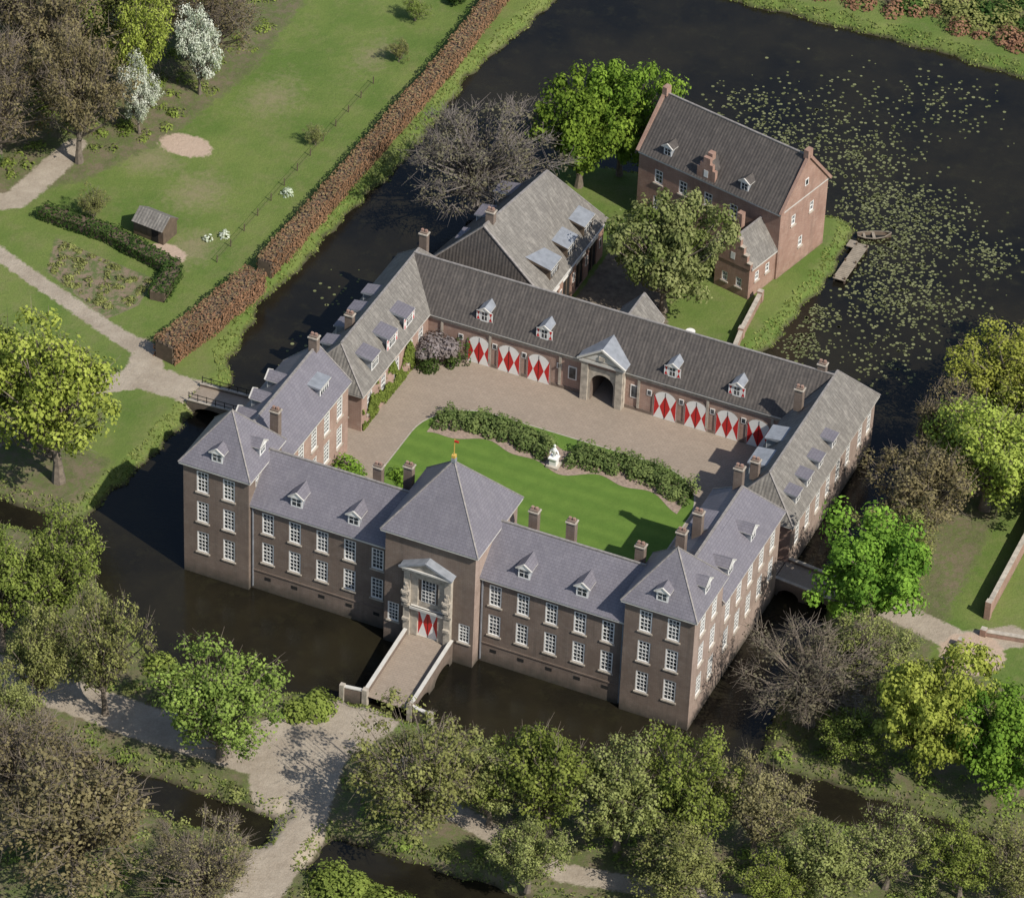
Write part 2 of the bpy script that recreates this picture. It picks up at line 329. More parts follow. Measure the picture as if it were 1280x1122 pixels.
# ------------------------------------------------------------------ gate wing + rear wings
gw=empty('courtyard_gate_wing')
wl=MB(ALL); rf=MB(ALL); dm=MB(ALL); dr=MB(ALL)
G=1.6; ZE=6.0
fx0=6.4; W=Wall(wl,fx0,38.9,1,0); Lg=37.2
doorx=[11.9,15.05,18.2,31.4,34.6,37.8,41.0]
W.wall(Lg,G-.3,ZE,[(23.6-fx0,26.6-fx0,G-.3,5.0)],'brickpink',.3)
W.box(0,16.5,.003,.06,ZE-.7,ZE-.5,'stone');W.box(20.8,Lg,.003,.06,ZE-.7,ZE-.5,'stone')
W.box(0,16.4,.003,.08,G-.2,G+.35,'brick');W.box(20.8,Lg,.003,.08,G-.2,G+.35,'brick')
Wd=Wall(dr,fx0,38.9,1,0)
def archpts(W,uc,hw,z0,zs,w,rise,n=10):
    pts=[W.P(uc-hw,w,z0),W.P(uc+hw,w,z0)]
    for i in range(n+1):
        t=math.pi*i/n; pts.append(W.P(uc+hw*math.cos(t),w,zs+rise*math.sin(t)))
    return pts
for x in doorx:
    u=x-fx0
    dr.face(archpts(Wd,u,1.32,G,G+2.2,.09,1.15),'brickside')
    dr.face(archpts(Wd,u,1.15,G,G+2.2,.12,1.0),'white')
    for s0 in (-1,1):
        a,b_=sorted((u+s0*.02,u+s0*1.12)); hourglass_leaf(dr,Wd,a,b_,G+.05,G+2.7,.126)
    dr.beam(Wd.P(u,.13,G),Wd.P(u,.13,G+3.1),.035,'dark')
for x in (9.9,13.5,16.6,20.3,29.7,33.0,36.2,39.4):
    u=x-fx0
    W.box(u-.25,u+.25,.004,.05,G+2.2,G+2.85,'white');W.box(u-.17,u+.17,.051,.06,G+2.28,G+2.77,'glass')
for x in (8.4,13.5,20.9,29.1,36.2,42.8):
    W.box(x-fx0-.62,x-fx0-.38,.062,.14,G+.36,ZE-.71,'stone')
for x in (21.7,28.2):
    W.box(x-fx0-.45,x-fx0+.45,.004,.06,G+1.4,G+2.9,'white');W.box(x-fx0-.34,x-fx0+.34,.061,.07,G+1.5,G+2.8,'glass')
roof(rf,3.2,46.8,38.9,45.8,ZE,9.75,'x',0,0,'tiledark',wall='brickpink')
Wall(wl,49.9,45.8,-1,0).wall(49.8,ZB,ZE,[],'brickfarm')
Pg=Wall(dr,22.8,38.4,1,0)
def archwall(W,L_,z0,z1,uc,hw,zs,w,mat,apex=None):
    pts=[W.P(0,w,z0),W.P(uc-hw,w,z0)]
    for i in range(13):
        t=math.pi*(1-i/12); pts.append(W.P(uc+hw*math.cos(t),w,zs+hw*math.sin(t)))
    pts+=[W.P(uc+hw,w,z0),W.P(L_,w,z0),W.P(L_,w,z1)]
    if apex: pts.append(W.P(L_/2,w,apex))
    pts.append(W.P(0,w,z1)); W.mb.face(pts,mat)
archwall(Pg,4.4,G-.3,6.4,2.2,1.2,G+2.1,0,'brickpink')
archwall(Pg,4.4,G-.3,5.6,2.2,1.2,G+2.1,.04,'stone')
Pg.box(0,.002,-.5,0,G-.3,6.4,'stone');Pg.box(4.398,4.4,-.5,0,G-.3,6.4,'stone')
for u in (.05,3.65): Pg.box(u,u+.7,.05,.28,G-.2,6.2,'stone')
Pg.box(-.15,4.55,-.3,.4,6.2,6.5,'trim')
dr.face([Pg.P(-.1,.36,6.56),Pg.P(4.5,.36,6.56),Pg.P(2.2,.36,8.0)],'stone')
dr.face([Pg.P(.5,.37,6.7),Pg.P(3.9,.37,6.7),Pg.P(2.2,.37,7.75)],'trim')
Pg.box(1.9,2.5,.38,.5,6.9,7.35,'stone')
A=[Pg.P(-.3,.5,6.57),Pg.P(4.7,.5,6.57),Pg.P(2.2,.5,8.2)];B=[p-Pg.n*3.6 for p in A]
dr.face([A[0],A[2],B[2],B[0]],'lead');dr.face([A[2],A[1],B[1],B[2]],'lead');dr.beam(A[0],A[2],.18,'trim');dr.beam(A[1],A[2],.18,'trim')
n=12
pr=[(1.0,G-.3)]+[(2.2+1.2*math.cos(math.pi*(1-i/n)),G+2.1+1.2*math.sin(math.pi*(1-i/n))) for i in range(n+1)]+[(3.4,G-.3)]
for i in range(len(pr)-1):
    a,b_=pr[i],pr[i+1]; dr.face([Pg.P(a[0],0,a[1]),Pg.P(b_[0],0,b_[1]),Pg.P(b_[0],-7,b_[1]),Pg.P(a[0],-7,a[1])],'brick')
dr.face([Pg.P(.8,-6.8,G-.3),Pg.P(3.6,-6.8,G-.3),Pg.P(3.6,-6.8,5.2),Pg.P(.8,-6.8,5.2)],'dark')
roof(rf,23.4,27.4,42.5,47.2,6.6,9.0,'y',0,0,'tile',wall='brickfarm',oh=.25); wl.box(23.5,27.3,45.85,47.1,0,6.35,'brickfarm')
for x in (12.2,18.5,31.8,38.4): dormer(dm,x,39.15,ZE+.6,0,-1,.85,1.2,2.0,'gable','lead',True)
for xl in (0,43.6):
    x1=xl+6.4
    if xl==0:
        Wall(wl,x1,24,0,1).facade(14.9,G-.3,ZE,[(c,3.9) for c in (1.8,4.8,7.8,10.8,13.2)],'brickpink',w=1.1,h=2.4,nh=3)
    else:
        Wall(wl,x1,24,0,1).facade(21.8,ZB,ZE,[(c,3.9) for c in (1.8,4.4,7.0,9.6,12.2,14.8,18.0,20.4)],'brickside',w=1.1,h=2.4,nh=3)
        Wall(wl,xl,38.9,0,-1).wall(14.9,G-.3,ZE,[],'brickpink')
    Wall(wl,xl,24,1,0).facade(6.4,ZB,ZE,[(2,3.9),(4.4,3.9)],'brickpink',h=2.0,nh=3)
    if xl==0: Wall(wl,0,45.8,0,-1).facade(21.8,ZB,ZE,[(c,3.9) for c in (3,7,11,15,19)],'brickside',nh=3)
    roof(rf,xl,x1,24,45.8,ZE+.015,9.6,'y',2.4,2.8,'tile')
for y in (27.6,31.4,35.2): dormer(dm,6.0,y,ZE+.75,1,0,1.5,1.35,2.2,'shed','slate',y>30,up=.6)
for y in (26.6,29.4,32.4,35.8): dormer(dm,49.5,y,ZE+.85,1,0,1.1,1.05,1.7,'shed','slate',up=.35)
for y in (28,31,34,37): dormer(dm,.6,y,ZE+.95,-1,0,1.2,1.1,1.7,'shed','slate')
dormer(dm,44.0,29.5,ZE+.8,-1,0,2.2,1.4,2.4,'shed','lead');dormer(dm,44.0,33.6,ZE+.8,-1,0,1.8,1.3,2.2,'shed','lead')
for x,y,z in ((3.2,44.5,10.6),(45,38.0,10.4),(2.2,30,10.0),(45.5,42.6,10.4),(45.2,26.5,10.0)): chimney(dm,x,y,8,z,.8,.6)
wl.build('walls',gw);rf.build('roof',gw);dm.build('dormers',gw);dr.build('doors_and_gate',gw)

# ------------------------------------------------------------------ barn
barn=empty('coach_house_barn'); b_=MB(ALL)
FR=(15.6,46.2);BR=(15.6,61.6);BL=(4.6,61.6);FL=(2.2,46.2); ze=5.5
W=Wall(b_,15.2,46.2,0,1); ops=[(2.0,4.0,1,4.3),(5.2,7.2,1,4.3),(8.4,10.4,1,4.3),(11.6,13.6,1,4.3)]
W.wall(15.2,0,ze,ops,'brickfarm')
for i,o in enumerate(ops):
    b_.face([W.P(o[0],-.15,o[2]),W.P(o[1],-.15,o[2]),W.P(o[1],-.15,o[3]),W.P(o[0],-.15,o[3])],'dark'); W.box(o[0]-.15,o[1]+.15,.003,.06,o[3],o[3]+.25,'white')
    W.box(o[0]+.9,o[0]+1.1,-.14,-.05,1,4.3,'wood')
for u in (1.1,4.6,7.8,11,14.4): W.box(u-.25,u+.25,.003,.05,2.6,3.7,'white');W.box(u-.16,u+.16,.051,.06,2.7,3.6,'glass')
Wall(b_,15.2,61.3,-1,0).wall(10.4,0,ze,[],'brickfarm');Wall(b_,4.9,61.3,-.1,-1).wall(15,0,ze,[],'brickfarm');Wall(b_,3.0,46.3,1,0).wall(12.2,0,ze,[],'brickfarm')
r0=(10.1,58.3,11.7);r1=(8.2,47.4,11.3)
c=[(*FR,ze),(*BR,ze),(*BL,ze),(*FL,ze)]
b_.face([c[0],c[1],r0,r1],'tile');b_.face([c[1],c[2],r0],'tiledark');b_.face([c[2],c[3],r1,r0],'tiledark');b_.face([c[3],c[0],r1],'tiledark')  # one roof: sunny slope pale, other slopes have their shade painted in
for p,q in ((r0,r1),(c[0],r1),(c[1],r0),(c[2],r0),(c[3],r1)): b_.beam(p,q,.22,'ridge',.14)
b_.beam(c[0],c[1],.14,'trim')
for y in (49.6,53.7,57.8): dormer(b_,14.9,y,ze+.75,1,0,2.2,1.35,2.4,'shed','lead',body='wood',cheek='wood',up=.9)
for y in (50,54.5,59): dormer(b_,4.7,y,ze+1.0,-1,0,1.6,1.2,2.0,'shed','slate',body='white')
chimney(b_,8.4,48.6,10.5,12.3)
b_.build('barn_body',barn)
# ------------------------------------------------------------------ farmhouse
farm=empty('farmhouse'); b_=MB(ALL)
A0=Vector((15.4,69.5,0)); ang=math.atan2(-3.95,16.9); b_.T=Matrix.Translation(A0)@Matrix.Rotation(ang,4,'Z')
LF,WF=17.3,8.3
Wall(b_,0,0,1,0).facade(LF,0,9,[(2.5,3.6),(5.5,3.6),(2.5,6.8),(5.5,6.8),(8.6,6.8),(11.7,6.8),(11.0,3.6)],'brickfarm',w=1.0,h=1.6,nv=1,nh=2)
Wall(b_,LF,0,0,1).facade(WF,-.4,9,[(2.4,7),(5.6,7),(4,3.6)],'brickfarm',w=.7,h=1.2,nv=1,nh=1)
Wall(b_,LF,WF,-1,0).wall(LF,-.4,9,[],'brickfarm');Wall(b_,0,WF,0,-1).wall(WF,-.4,9,[],'brickfarm')
roof(b_,0,LF,0,WF,9,13.8,'x',0,0,'tiledark',wall='brickfarm',oh=.25)
Wg=Wall(b_,LF+.065,0,0,1)
Wg.box(WF/2-.3,WF/2+.3,.003,.05,10.3,11.1,'white'); Wg.box(WF/2-.2,WF/2+.2,.051,.06,10.4,11.0,'glass')
b_.beam((LF+.1,-.2,9),(LF+.1,WF/2,13.95),.34,'brickfarm',.3);b_.beam((LF+.1,WF+.2,9),(LF+.1,WF/2,13.95),.34,'brickfarm',.3)
b_.beam((-.1,-.2,9),(-.1,WF/2,13.95),.34,'brickfarm',.3);b_.box(LF-.3,LF+.25,WF/2-.4,WF/2+.4,13.6,14.6,'brickfarm');b_.box(-.25,.3,WF/2-.4,WF/2+.4,13.6,14.6,'brickfarm')
for u in (3.2,12.6): dormer(b_,u,.35,9.55,0,-1,.95,1.0,1.6,'gable','tiledark')
for k,(hw,z0,z1) in enumerate(((1.1,9,10.4),(.75,10.4,11.0),(.4,11.0,11.7))): b_.box(8.2-hw,8.2+hw,-.1,.3,z0,z1,'brickfarm')
b_.face([(7.2,.3,10.3),(8.2,.3,11.2),(8.2,2.8,11.2),(7.2,2.8,10.3)],'tiledark');b_.face([(9.2,.3,10.3),(8.2,.3,11.2),(8.2,2.8,11.2),(9.2,2.8,10.3)],'tiledark')
b_.box(7.95,8.45,-.12,-.1,9.4,10.2,'white'); b_.box(7.9,8.5,.4,1.0,11.2,12.0,'brickfarm')
ax0,ax1,ay0=13.0,17.1,-4.6
Wall(b_,ax0,ay0,1,0).facade(4.1,0,4.6,[(1.2,2.6),(2.9,2.6)],'brickfarm',w=.7,h=1.1,nv=1,nh=1)
Wall(b_,ax1,ay0,0,1).facade(4.6,0,4.6,[(1.4,3.2),(3.2,3.2)],'brickfarm',w=.7,h=1.1,nv=1,nh=1);Wall(b_,ax0,0,0,-1).wall(4.6,0,4.6,[],'brickfarm')
roof(b_,ax0,ax1,ay0+.3,.4,4.6,7.6,'y',0,0,'tile',wall='brickfarm',oh=.2)
for hw,z0,z1 in ((2.15,4.6,5.3),(1.7,5.3,6.1),(1.25,6.1,6.9),(.8,6.9,7.7),(.4,7.7,8.5)):
    b_.box(15.05-hw,15.05+hw,ay0-.06,ay0+.34,z0,z1,'brickfarm'); b_.box(15.05-hw-.05,15.05-hw+.45,ay0-.1,ay0+.38,z1,z1+.07,'stone')
    if hw>.5: b_.box(15.05+hw-.45,15.05+hw+.05,ay0-.1,ay0+.38,z1,z1+.07,'stone')
b_.box(14.8,15.3,ay0-.08,ay0-.061,5.1,5.9,'white'); b_.box(13.2,13.8,-1.6,-1.0,4.6,8.2,'brickfarm')
b_.build('farmhouse_body',farm)

# ------------------------------------------------------------------ terrain
def sdf(poly,P):
    p=np.array(poly,float);d=np.full(len(P),1e9);ins=np.zeros(len(P),bool)
    for i in range(len(p)):
        a=p[i];b=p[(i+1)%len(p)];e=b-a;w=P-a;t=np.clip((w@e)/(e@e),0,1)
        d=np.minimum(d,np.hypot(*(w-t[:,None]*e).T))
        if abs(b[1]-a[1])>1e-9: ins^=((a[1]>P[:,1])!=(b[1]>P[:,1]))&(P[:,0]<(b[0]-a[0])*(P[:,1]-a[1])/(b[1]-a[1])+a[0])
    return np.where(ins,-d,d)
def pl(pts,P):
    d=np.full(len(P),1e9)
    for (ax,ay,aw),(bx,by,bw) in zip(pts[:-1],pts[1:]):
        a=np.array((ax,ay));e=np.array((bx-ax,by-ay));w=P-a;t=np.clip((w@e)/(e@e),0,1)
        d=np.minimum(d,np.hypot(*(w-t[:,None]*e).T)-(aw+(bw-aw)*t)/2)
    return d
OUT=[(-8.7,26.8),(-10.7,30.4),(-12.1,40.3),(-11.2,49.3),(-11.3,57.6),(-10.1,67.5),(-10.4,79.8),(-10.8,86.9),(-9.7,94.8),(-8.4,104.5),(-8,130),(0,140),(5,113),(7.5,112.7),(30,113.5),(42,112.8),(75,113),(72,95),(63,80),(58,62),(56,50),(55,30),(55.5,10),(57,-1.2),(53.5,-8),(46,-9.5),(37,-9.8),(30,-9.9),(20.5,-9.9),(12,-12.5),(3,-12.5),(-3,-8.5),(-9,-2),(-11.9,1.1),(-11.2,5.3),(-10.4,12.6),(-10,20.8)]
ISL=[(1.5,44),(1.0,55),(2.5,68),(4,76),(15,78),(24,79),(34,79.5),(36,78.5),(36.6,71),(36,60),(35.2,54),(34.8,44)]
CH=[[(-90,1.3),(-11,1.3),(-8,-1.8),(-90,-1.5)],[(-90,-31),(22.8,-30.5),(22.8,-26.5),(-90,-27)],[(28,-31),(28,-26.5),(45,-26),(100,-25),(100,-30),(45,-31)],[(54,-1.2),(110,-.9),(110,-5.5),(62,-5.4),(54,-7)]]
def water_sd(P):
    s=np.maximum(sdf(OUT,P),-sdf(ISL,P))
    for c in CH: s=np.minimum(s,sdf(c,P))
    return s
def hashn(P,s):
    x,y=P[:,0]*s,P[:,1]*s
    return (np.sin(x*1.3+2.1*np.sin(y*.7+1))+np.sin(y*1.7+1.9*np.sin(x*.9+3))+.5*np.sin(x*3.1+y*2.3)+.5*np.sin(y*4.1-x*2.7))/3
gx=np.concatenate([[-3000,-1200,-500,-200,-110],np.arange(-66,92,.45),[110,200,500,1200,3000]])
gy=np.concatenate([[-3000,-1200,-500,-200,-90],np.arange(-52,132,.45),[150,220,500,1200,3000]])
X,Y=np.meshgrid(gx,gy); PP=np.stack([X.ravel(),Y.ravel()],1)
sd=water_sd(PP)+hashn(PP,.8)*.45
t=np.clip((sd+1.3)/2.9,0,1); Z=-.9+1.9*(t*t*(3-2*t))+hashn(PP,.25)*.06*np.clip(sd,0,1)
paths=[[(25.2,-9,4.6),(24,-12,6.5),(20.5,-18,9),(22.5,-23,7.5),(25.3,-28,5),(25.5,-34,4.5),(27,-60,4)],[(20.5,-20,6.5),(8,-21.5,4.5),(-7,-21,4),(-40,-24,3)],[(30,-16,2),(36,-19.7,2.2),(47.7,-22.7,2.2),(60,-20,2),(85,-15,2)],
 [(-9,23,3.6),(-16.4,23.1,4),(-18,27,2.8),(-21.5,27.8,2),(-30,31,1.8),(-45,37,2)],[(-16.4,23.1,3.5),(-21,18,2),(-25,5,2)],[(-41,55,2),(-41.1,50.8,3),(-41.6,43.4,3),(-52,36,3)],[(54,22.8,3.5),(60,23,3),(68,21,3),(72,24,3)]]
dp=np.min([pl(p,PP) for p in paths],0)
def sm(d,w=1.0): return np.clip(.5-d/w,0,1)
dsand=np.hypot((PP[:,0]+30.9)/1.5,(PP[:,1]-59.8))-1.9
dbare=np.minimum(np.hypot((PP[:,0]+24)/1.4,PP[:,1]-42)-1.6,np.hypot((PP[:,0]-69.5),PP[:,1]-20)-3)
WD1=[(-66,3),(-30,3),(-24,-2),(-9,-3),(0,-12),(14,-13.5),(19,-11),(19,-60),(-66,-60)];WD2=[(19,-17),(31,-11),(46,-10.5),(54,-9),(62,-6),(95,-6),(95,-60),(19,-60)]
woods=np.min([sdf(WD1,PP),sdf(WD2,PP),sdf([(-70,36),(-45,40),(-37,50),(-33,60),(-31,76),(-33,100),(-70,100)],PP),sdf([(56,-1),(95,-.5),(95,14),(66,18),(64,60),(75,100),(57,70)],PP),sdf([(-24,-2),(-12,-2),(-13,10),(-26,12)],PP),sdf([(0,118.5),(80,118.5),(80,160),(0,160)],PP)],0)
worn=np.min([np.hypot((PP[:,0]+26)/1.2,(PP[:,1]-53)/1.5)-2.2,np.hypot((PP[:,0]+33)/1.2,(PP[:,1]-56))-2.5,np.hypot((PP[:,0]+22),(PP[:,1]-44)/1.2)-2.5,np.hypot((PP[:,0]+27)/1.4,(PP[:,1]-72)/2)-1.8,np.hypot((PP[:,0]+21),(PP[:,1]-84)/2)-1.5],0)
dbed=sdf([(-35,39.5),(-22.8,37.6),(-22.2,33),(-24,29.5),(-33,34)],PP)
dcob=sdf([(15.6,46),(31,46),(30,50),(26,53),(22,60),(21,68),(15.6,68)],PP)
def rawmesh(name,v,q,mats,mi=None,attrs=None,smooth=False,mesh_only=False):
    me=bpy.data.meshes.new(name); v=np.ascontiguousarray(v,dtype=np.float32); q=np.ascontiguousarray(q,dtype=np.int32)
    me.vertices.add(len(v)); me.vertices.foreach_set('co',v.ravel()); me.loops.add(q.size); me.loops.foreach_set('vertex_index',q.ravel())
    me.polygons.add(len(q)); me.polygons.foreach_set('loop_start',np.arange(len(q),dtype=np.int32)*4)
    for m_ in mats: me.materials.append(m_)
    if mi is not None: me.polygons.foreach_set('material_index',np.ascontiguousarray(mi,dtype=np.int32))
    if smooth: me.polygons.foreach_set('use_smooth',np.ones(len(q),bool))
    me.update(calc_edges=True)
    for k,a in (attrs or {}).items():
        at=me.attributes.new(k,'FLOAT','POINT'); at.data.foreach_set('value',np.ascontiguousarray(a,dtype=np.float32))
    if mesh_only: return me
    return link(bpy.data.objects.new(name,me))
def vgrid(name,X,Y,Z,attrs,mat):
    ny,nx=X.shape; v=np.stack([X.ravel(),Y.ravel(),Z],1)
    i=np.arange(nx*ny).reshape(ny,nx); q=np.stack([i[:-1,:-1],i[:-1,1:],i[1:,1:],i[1:,:-1]],-1).reshape(-1,4)
    return rawmesh(name,v,q,[mat],None,attrs,True)
m,nt,b,o=newmat('ground_material')
def attr(n): 
    a=nt.nodes.new('ShaderNodeAttribute'); a.attribute_name=n; return a.outputs['Fac']
oc=coords(nt,'Object'); nf=noise(nt,oc,1.6,8,.7); nb=noise(nt,oc,.12,5,.6); nm=noise(nt,oc,.5,6,.7); nff=noise(nt,oc,6,4,.7)
g=mixc(nt,ramp(nt,nb,.4,.6),(.10,.155,.032),(.15,.19,.05)); g=mixc(nt,math_(nt,'MULTIPLY',ramp(nt,nm,.48,.72),.6),g,(.20,.19,.085)); g=mixc(nt,math_(nt,'MULTIPLY',ramp(nt,nff,.4,.7),.45),g,(.06,.09,.022))
def edge(a,amp=.9):
    s=math_(nt,'ADD',a,math_(nt,'MULTIPLY',math_(nt,'SUBTRACT',nf,.5),amp)); return ramp(nt,s,.4,.6)
g=mixc(nt,math_(nt,'MULTIPLY',ramp(nt,math_(nt,'ADD',attr('worn'),math_(nt,'MULTIPLY',math_(nt,'SUBTRACT',nf,.5),1.8)),.3,1.0),.6),g,(.25,.20,.13))
wf=mixc(nt,ramp(nt,nm,.4,.6),(.16,.13,.085),(.10,.11,.045)); wf=mixc(nt,math_(nt,'MULTIPLY',ramp(nt,nf,.46,.6),.7),wf,(.10,.14,.035)); wf=mixc(nt,ramp(nt,nff,.55,.8),wf,(.22,.18,.13))
c=mixc(nt,edge(attr('woods'),1.6),g,wf)
cb=mixc(nt,ramp(nt,nf,.35,.65),(.11,.09,.07),(.21,.175,.13)); c=mixc(nt,edge(attr('cobble')),c,cb)
bd=mixc(nt,ramp(nt,nf,.42,.58),(.22,.165,.12),(.10,.13,.045)); c=mixc(nt,edge(attr('bed')),c,bd)
pc=mixc(nt,ramp(nt,nm,.35,.65),(.40,.345,.275),(.30,.25,.195)); pc=mixc(nt,math_(nt,'MULTIPLY',ramp(nt,nff,.45,.7),.35),pc,(.18,.155,.11)); c=mixc(nt,edge(attr('path'),1.0),c,pc)
sc=mixc(nt,nf,(.38,.28,.21),(.46,.36,.28)); c=mixc(nt,edge(attr('sand'),.9),c,sc)
sp=nt.nodes.new('ShaderNodeSeparateXYZ'); nt.links.new(oc,sp.inputs[0]); zz=math_(nt,'ADD',sp.outputs[2],math_(nt,'MULTIPLY',math_(nt,'SUBTRACT',nf,.5),.5))
c=mixc(nt,ramp(nt,zz,.4,.0),c,(.055,.047,.03))
nt.links.new(c,b.inputs['Base Color']); b.inputs['Roughness'].default_value=.95; b.inputs['Specular IOR Level'].default_value=.2; bump(nt,b,nf,.5,.25)
vgrid('ground',X,Y,Z,{'path':sm(dp,1.4),'woods':sm(woods,3),'sand':sm(np.minimum(dsand,dbare),1.6),'bed':sm(dbed,1),'cobble':sm(dcob,1),'worn':sm(worn,4)},m)
m,nt,b,o=newmat('moat_water'); b.inputs['Roughness'].default_value=.10; b.inputs['IOR'].default_value=1.33
oc=coords(nt,'Object'); wc=mixc(nt,ramp(nt,noise(nt,oc,.08,4),.35,.65),(.008,.0075,.006),(.020,.017,.010)); wc=mixc(nt,math_(nt,'MULTIPLY',ramp(nt,noise(nt,oc,.5,7,.75),.52,.75),.6),wc,(.030,.028,.014))
nt.links.new(wc,b.inputs['Base Color'])
bump(nt,b,noise(nt,coords(nt,'Object',(1,1.6,1)),2.2,4),.16,.1); M['water']=m
wm=MB(['water']); wm.face([(-3000,-3000,0),(3000,-3000,0),(3000,3000,0),(-3000,3000,0)],'water'); wm.build('water')

# ------------------------------------------------------------------ court
m,nt,b,o=newmat('court_paving'); oc=coords(nt,'Object')
br=nt.nodes.new('ShaderNodeTexBrick'); nt.links.new(oc,br.inputs[0]); br.inputs['Color1'].default_value=(.31,.25,.195,1);br.inputs['Color2'].default_value=(.275,.22,.172,1);br.inputs['Mortar'].default_value=(.22,.18,.14,1);br.inputs['Scale'].default_value=1;br.inputs['Brick Width'].default_value=.5;br.inputs['Row Height'].default_value=.25
c=mixc(nt,math_(nt,'MULTIPLY',ramp(nt,noise(nt,oc,.25,6,.7),.4,.65),.5),br.outputs[0],(.22,.18,.142)); c=mixc(nt,math_(nt,'MULTIPLY',ramp(nt,noise(nt,oc,2.5,6,.7),.5,.7),.4),c,(.38,.32,.26))
nt.links.new(c,b.inputs['Base Color']); b.inputs['Roughness'].default_value=.9; M['paving']=m
m,nt,b,o=newmat('lawn_grass'); oc=coords(nt,'Object')
w=nt.nodes.new('ShaderNodeTexWave'); w.inputs['Scale'].default_value=.16; w.inputs['Distortion'].default_value=2.0; nt.links.new(coords(nt,'Object',(.25,1,1)),w.inputs[0]); w.bands_direction='Y'
c=mixc(nt,ramp(nt,w.outputs[1],.1,.9),(.10,.175,.03),(.118,.195,.035)); c=mixc(nt,math_(nt,'MULTIPLY',ramp(nt,noise(nt,oc,.7,8,.75),.42,.7),.6),c,(.07,.125,.022)); c=mixc(nt,math_(nt,'MULTIPLY',ramp(nt,noise(nt,oc,6,4,.75),.5,.75),.4),c,(.05,.085,.015))
nt.links.new(c,b.inputs['Base Color']); b.inputs['Roughness'].default_value=.95; b.inputs['Specular IOR Level'].default_value=.2; bump(nt,b,noise(nt,oc,12,3),.4,.05); M['lawn']=m
M['soil']=simple('bed_soil',(.28,.21,.165),.95,.3,4)
M['kerb']=simple('kerb_stone',(.36,.32,.27),.9,.2,3)
cm=MB(['paving','brick'])
cm.box(.3,49.7,.9,45.5,-.7,G,'brick','paving')
cm.build('courtyard_pavement')
def rounded(x0,x1,y0,y1,r,z,n=10):
    pts=[(x0,y0,z),(x1,y0,z)]
    for i in range(n+1): t=math.pi/2*i/n; pts.append((x1-r+r*math.cos(t),y1-r+r*math.sin(t),z))
    for i in range(n+1): t=math.pi/2*(1+i/n); pts.append((x0+r+r*math.cos(t),y1-r+r*math.sin(t),z))
    return pts
cm=MB(['lawn','kerb'])
cm.face(rounded(10.6,39.4,9,32.2,6,G+.02),'kerb'); cm.face(rounded(10.75,39.25,9,32.05,5.9,G+.04),'lawn'); cm.build('courtyard_lawn')
def bedc(x):
    u=(x-25)/12.8; return 30.0-1.3*math.exp(-(u/.28)**2)-1.6*abs(u)**4
cm=MB(['soil'])
xs=np.linspace(12.0,38.1,60)
top=[(x,bedc(x)+1.5+.25*math.sin(x*1.7),G+.06) for x in xs]; bot=[(x,bedc(x)-2.0+.4*math.sin(x*1.1+1),G+.06) for x in xs]
for i in range(59): cm.face([bot[i],bot[i+1],top[i+1],top[i]],'soil')
cm.build('shrub_bed_soil')

# ------------------------------------------------------------------ foliage tools
def unit(n,r): d=r.normal(size=(n,3)); return d/np.linalg.norm(d,axis=1,keepdims=True)
def leafq(C,Nn,S,r,asp=.75):
    Nn=Nn/np.maximum(np.linalg.norm(Nn,axis=1,keepdims=True),1e-6); a=unit(len(C),r); T=np.cross(Nn,a); T/=np.maximum(np.linalg.norm(T,axis=1,keepdims=True),1e-6); B=np.cross(Nn,T)
    T=T*S[:,None];B=B*S[:,None]*asp
    return np.stack([C-T*.9-B*.3,C-B,C+T,C+B*.9],1).reshape(-1,3)
def tubes(P0,P1,R0,R1,k=4):
    d=P1-P0; d/=np.maximum(np.linalg.norm(d,axis=1,keepdims=True),1e-6); ref=np.where(np.abs(d[:,2:3])>.9,[[1,0,0]],[[0,0,1]]); u=np.cross(d,ref); u/=np.linalg.norm(u,axis=1,keepdims=True); v=np.cross(d,u)
    out=[]
    for i in range(k):
        a=2*math.pi*i/k;b=2*math.pi*(i+1)/k
        ea=u*math.cos(a)+v*math.sin(a);eb=u*math.cos(b)+v*math.sin(b)
        out.append(np.stack([P0+ea*R0[:,None],P0+eb*R0[:,None],P1+eb*R1[:,None],P1+ea*R1[:,None]],1))
    return np.concatenate(out,0).reshape(-1,3)
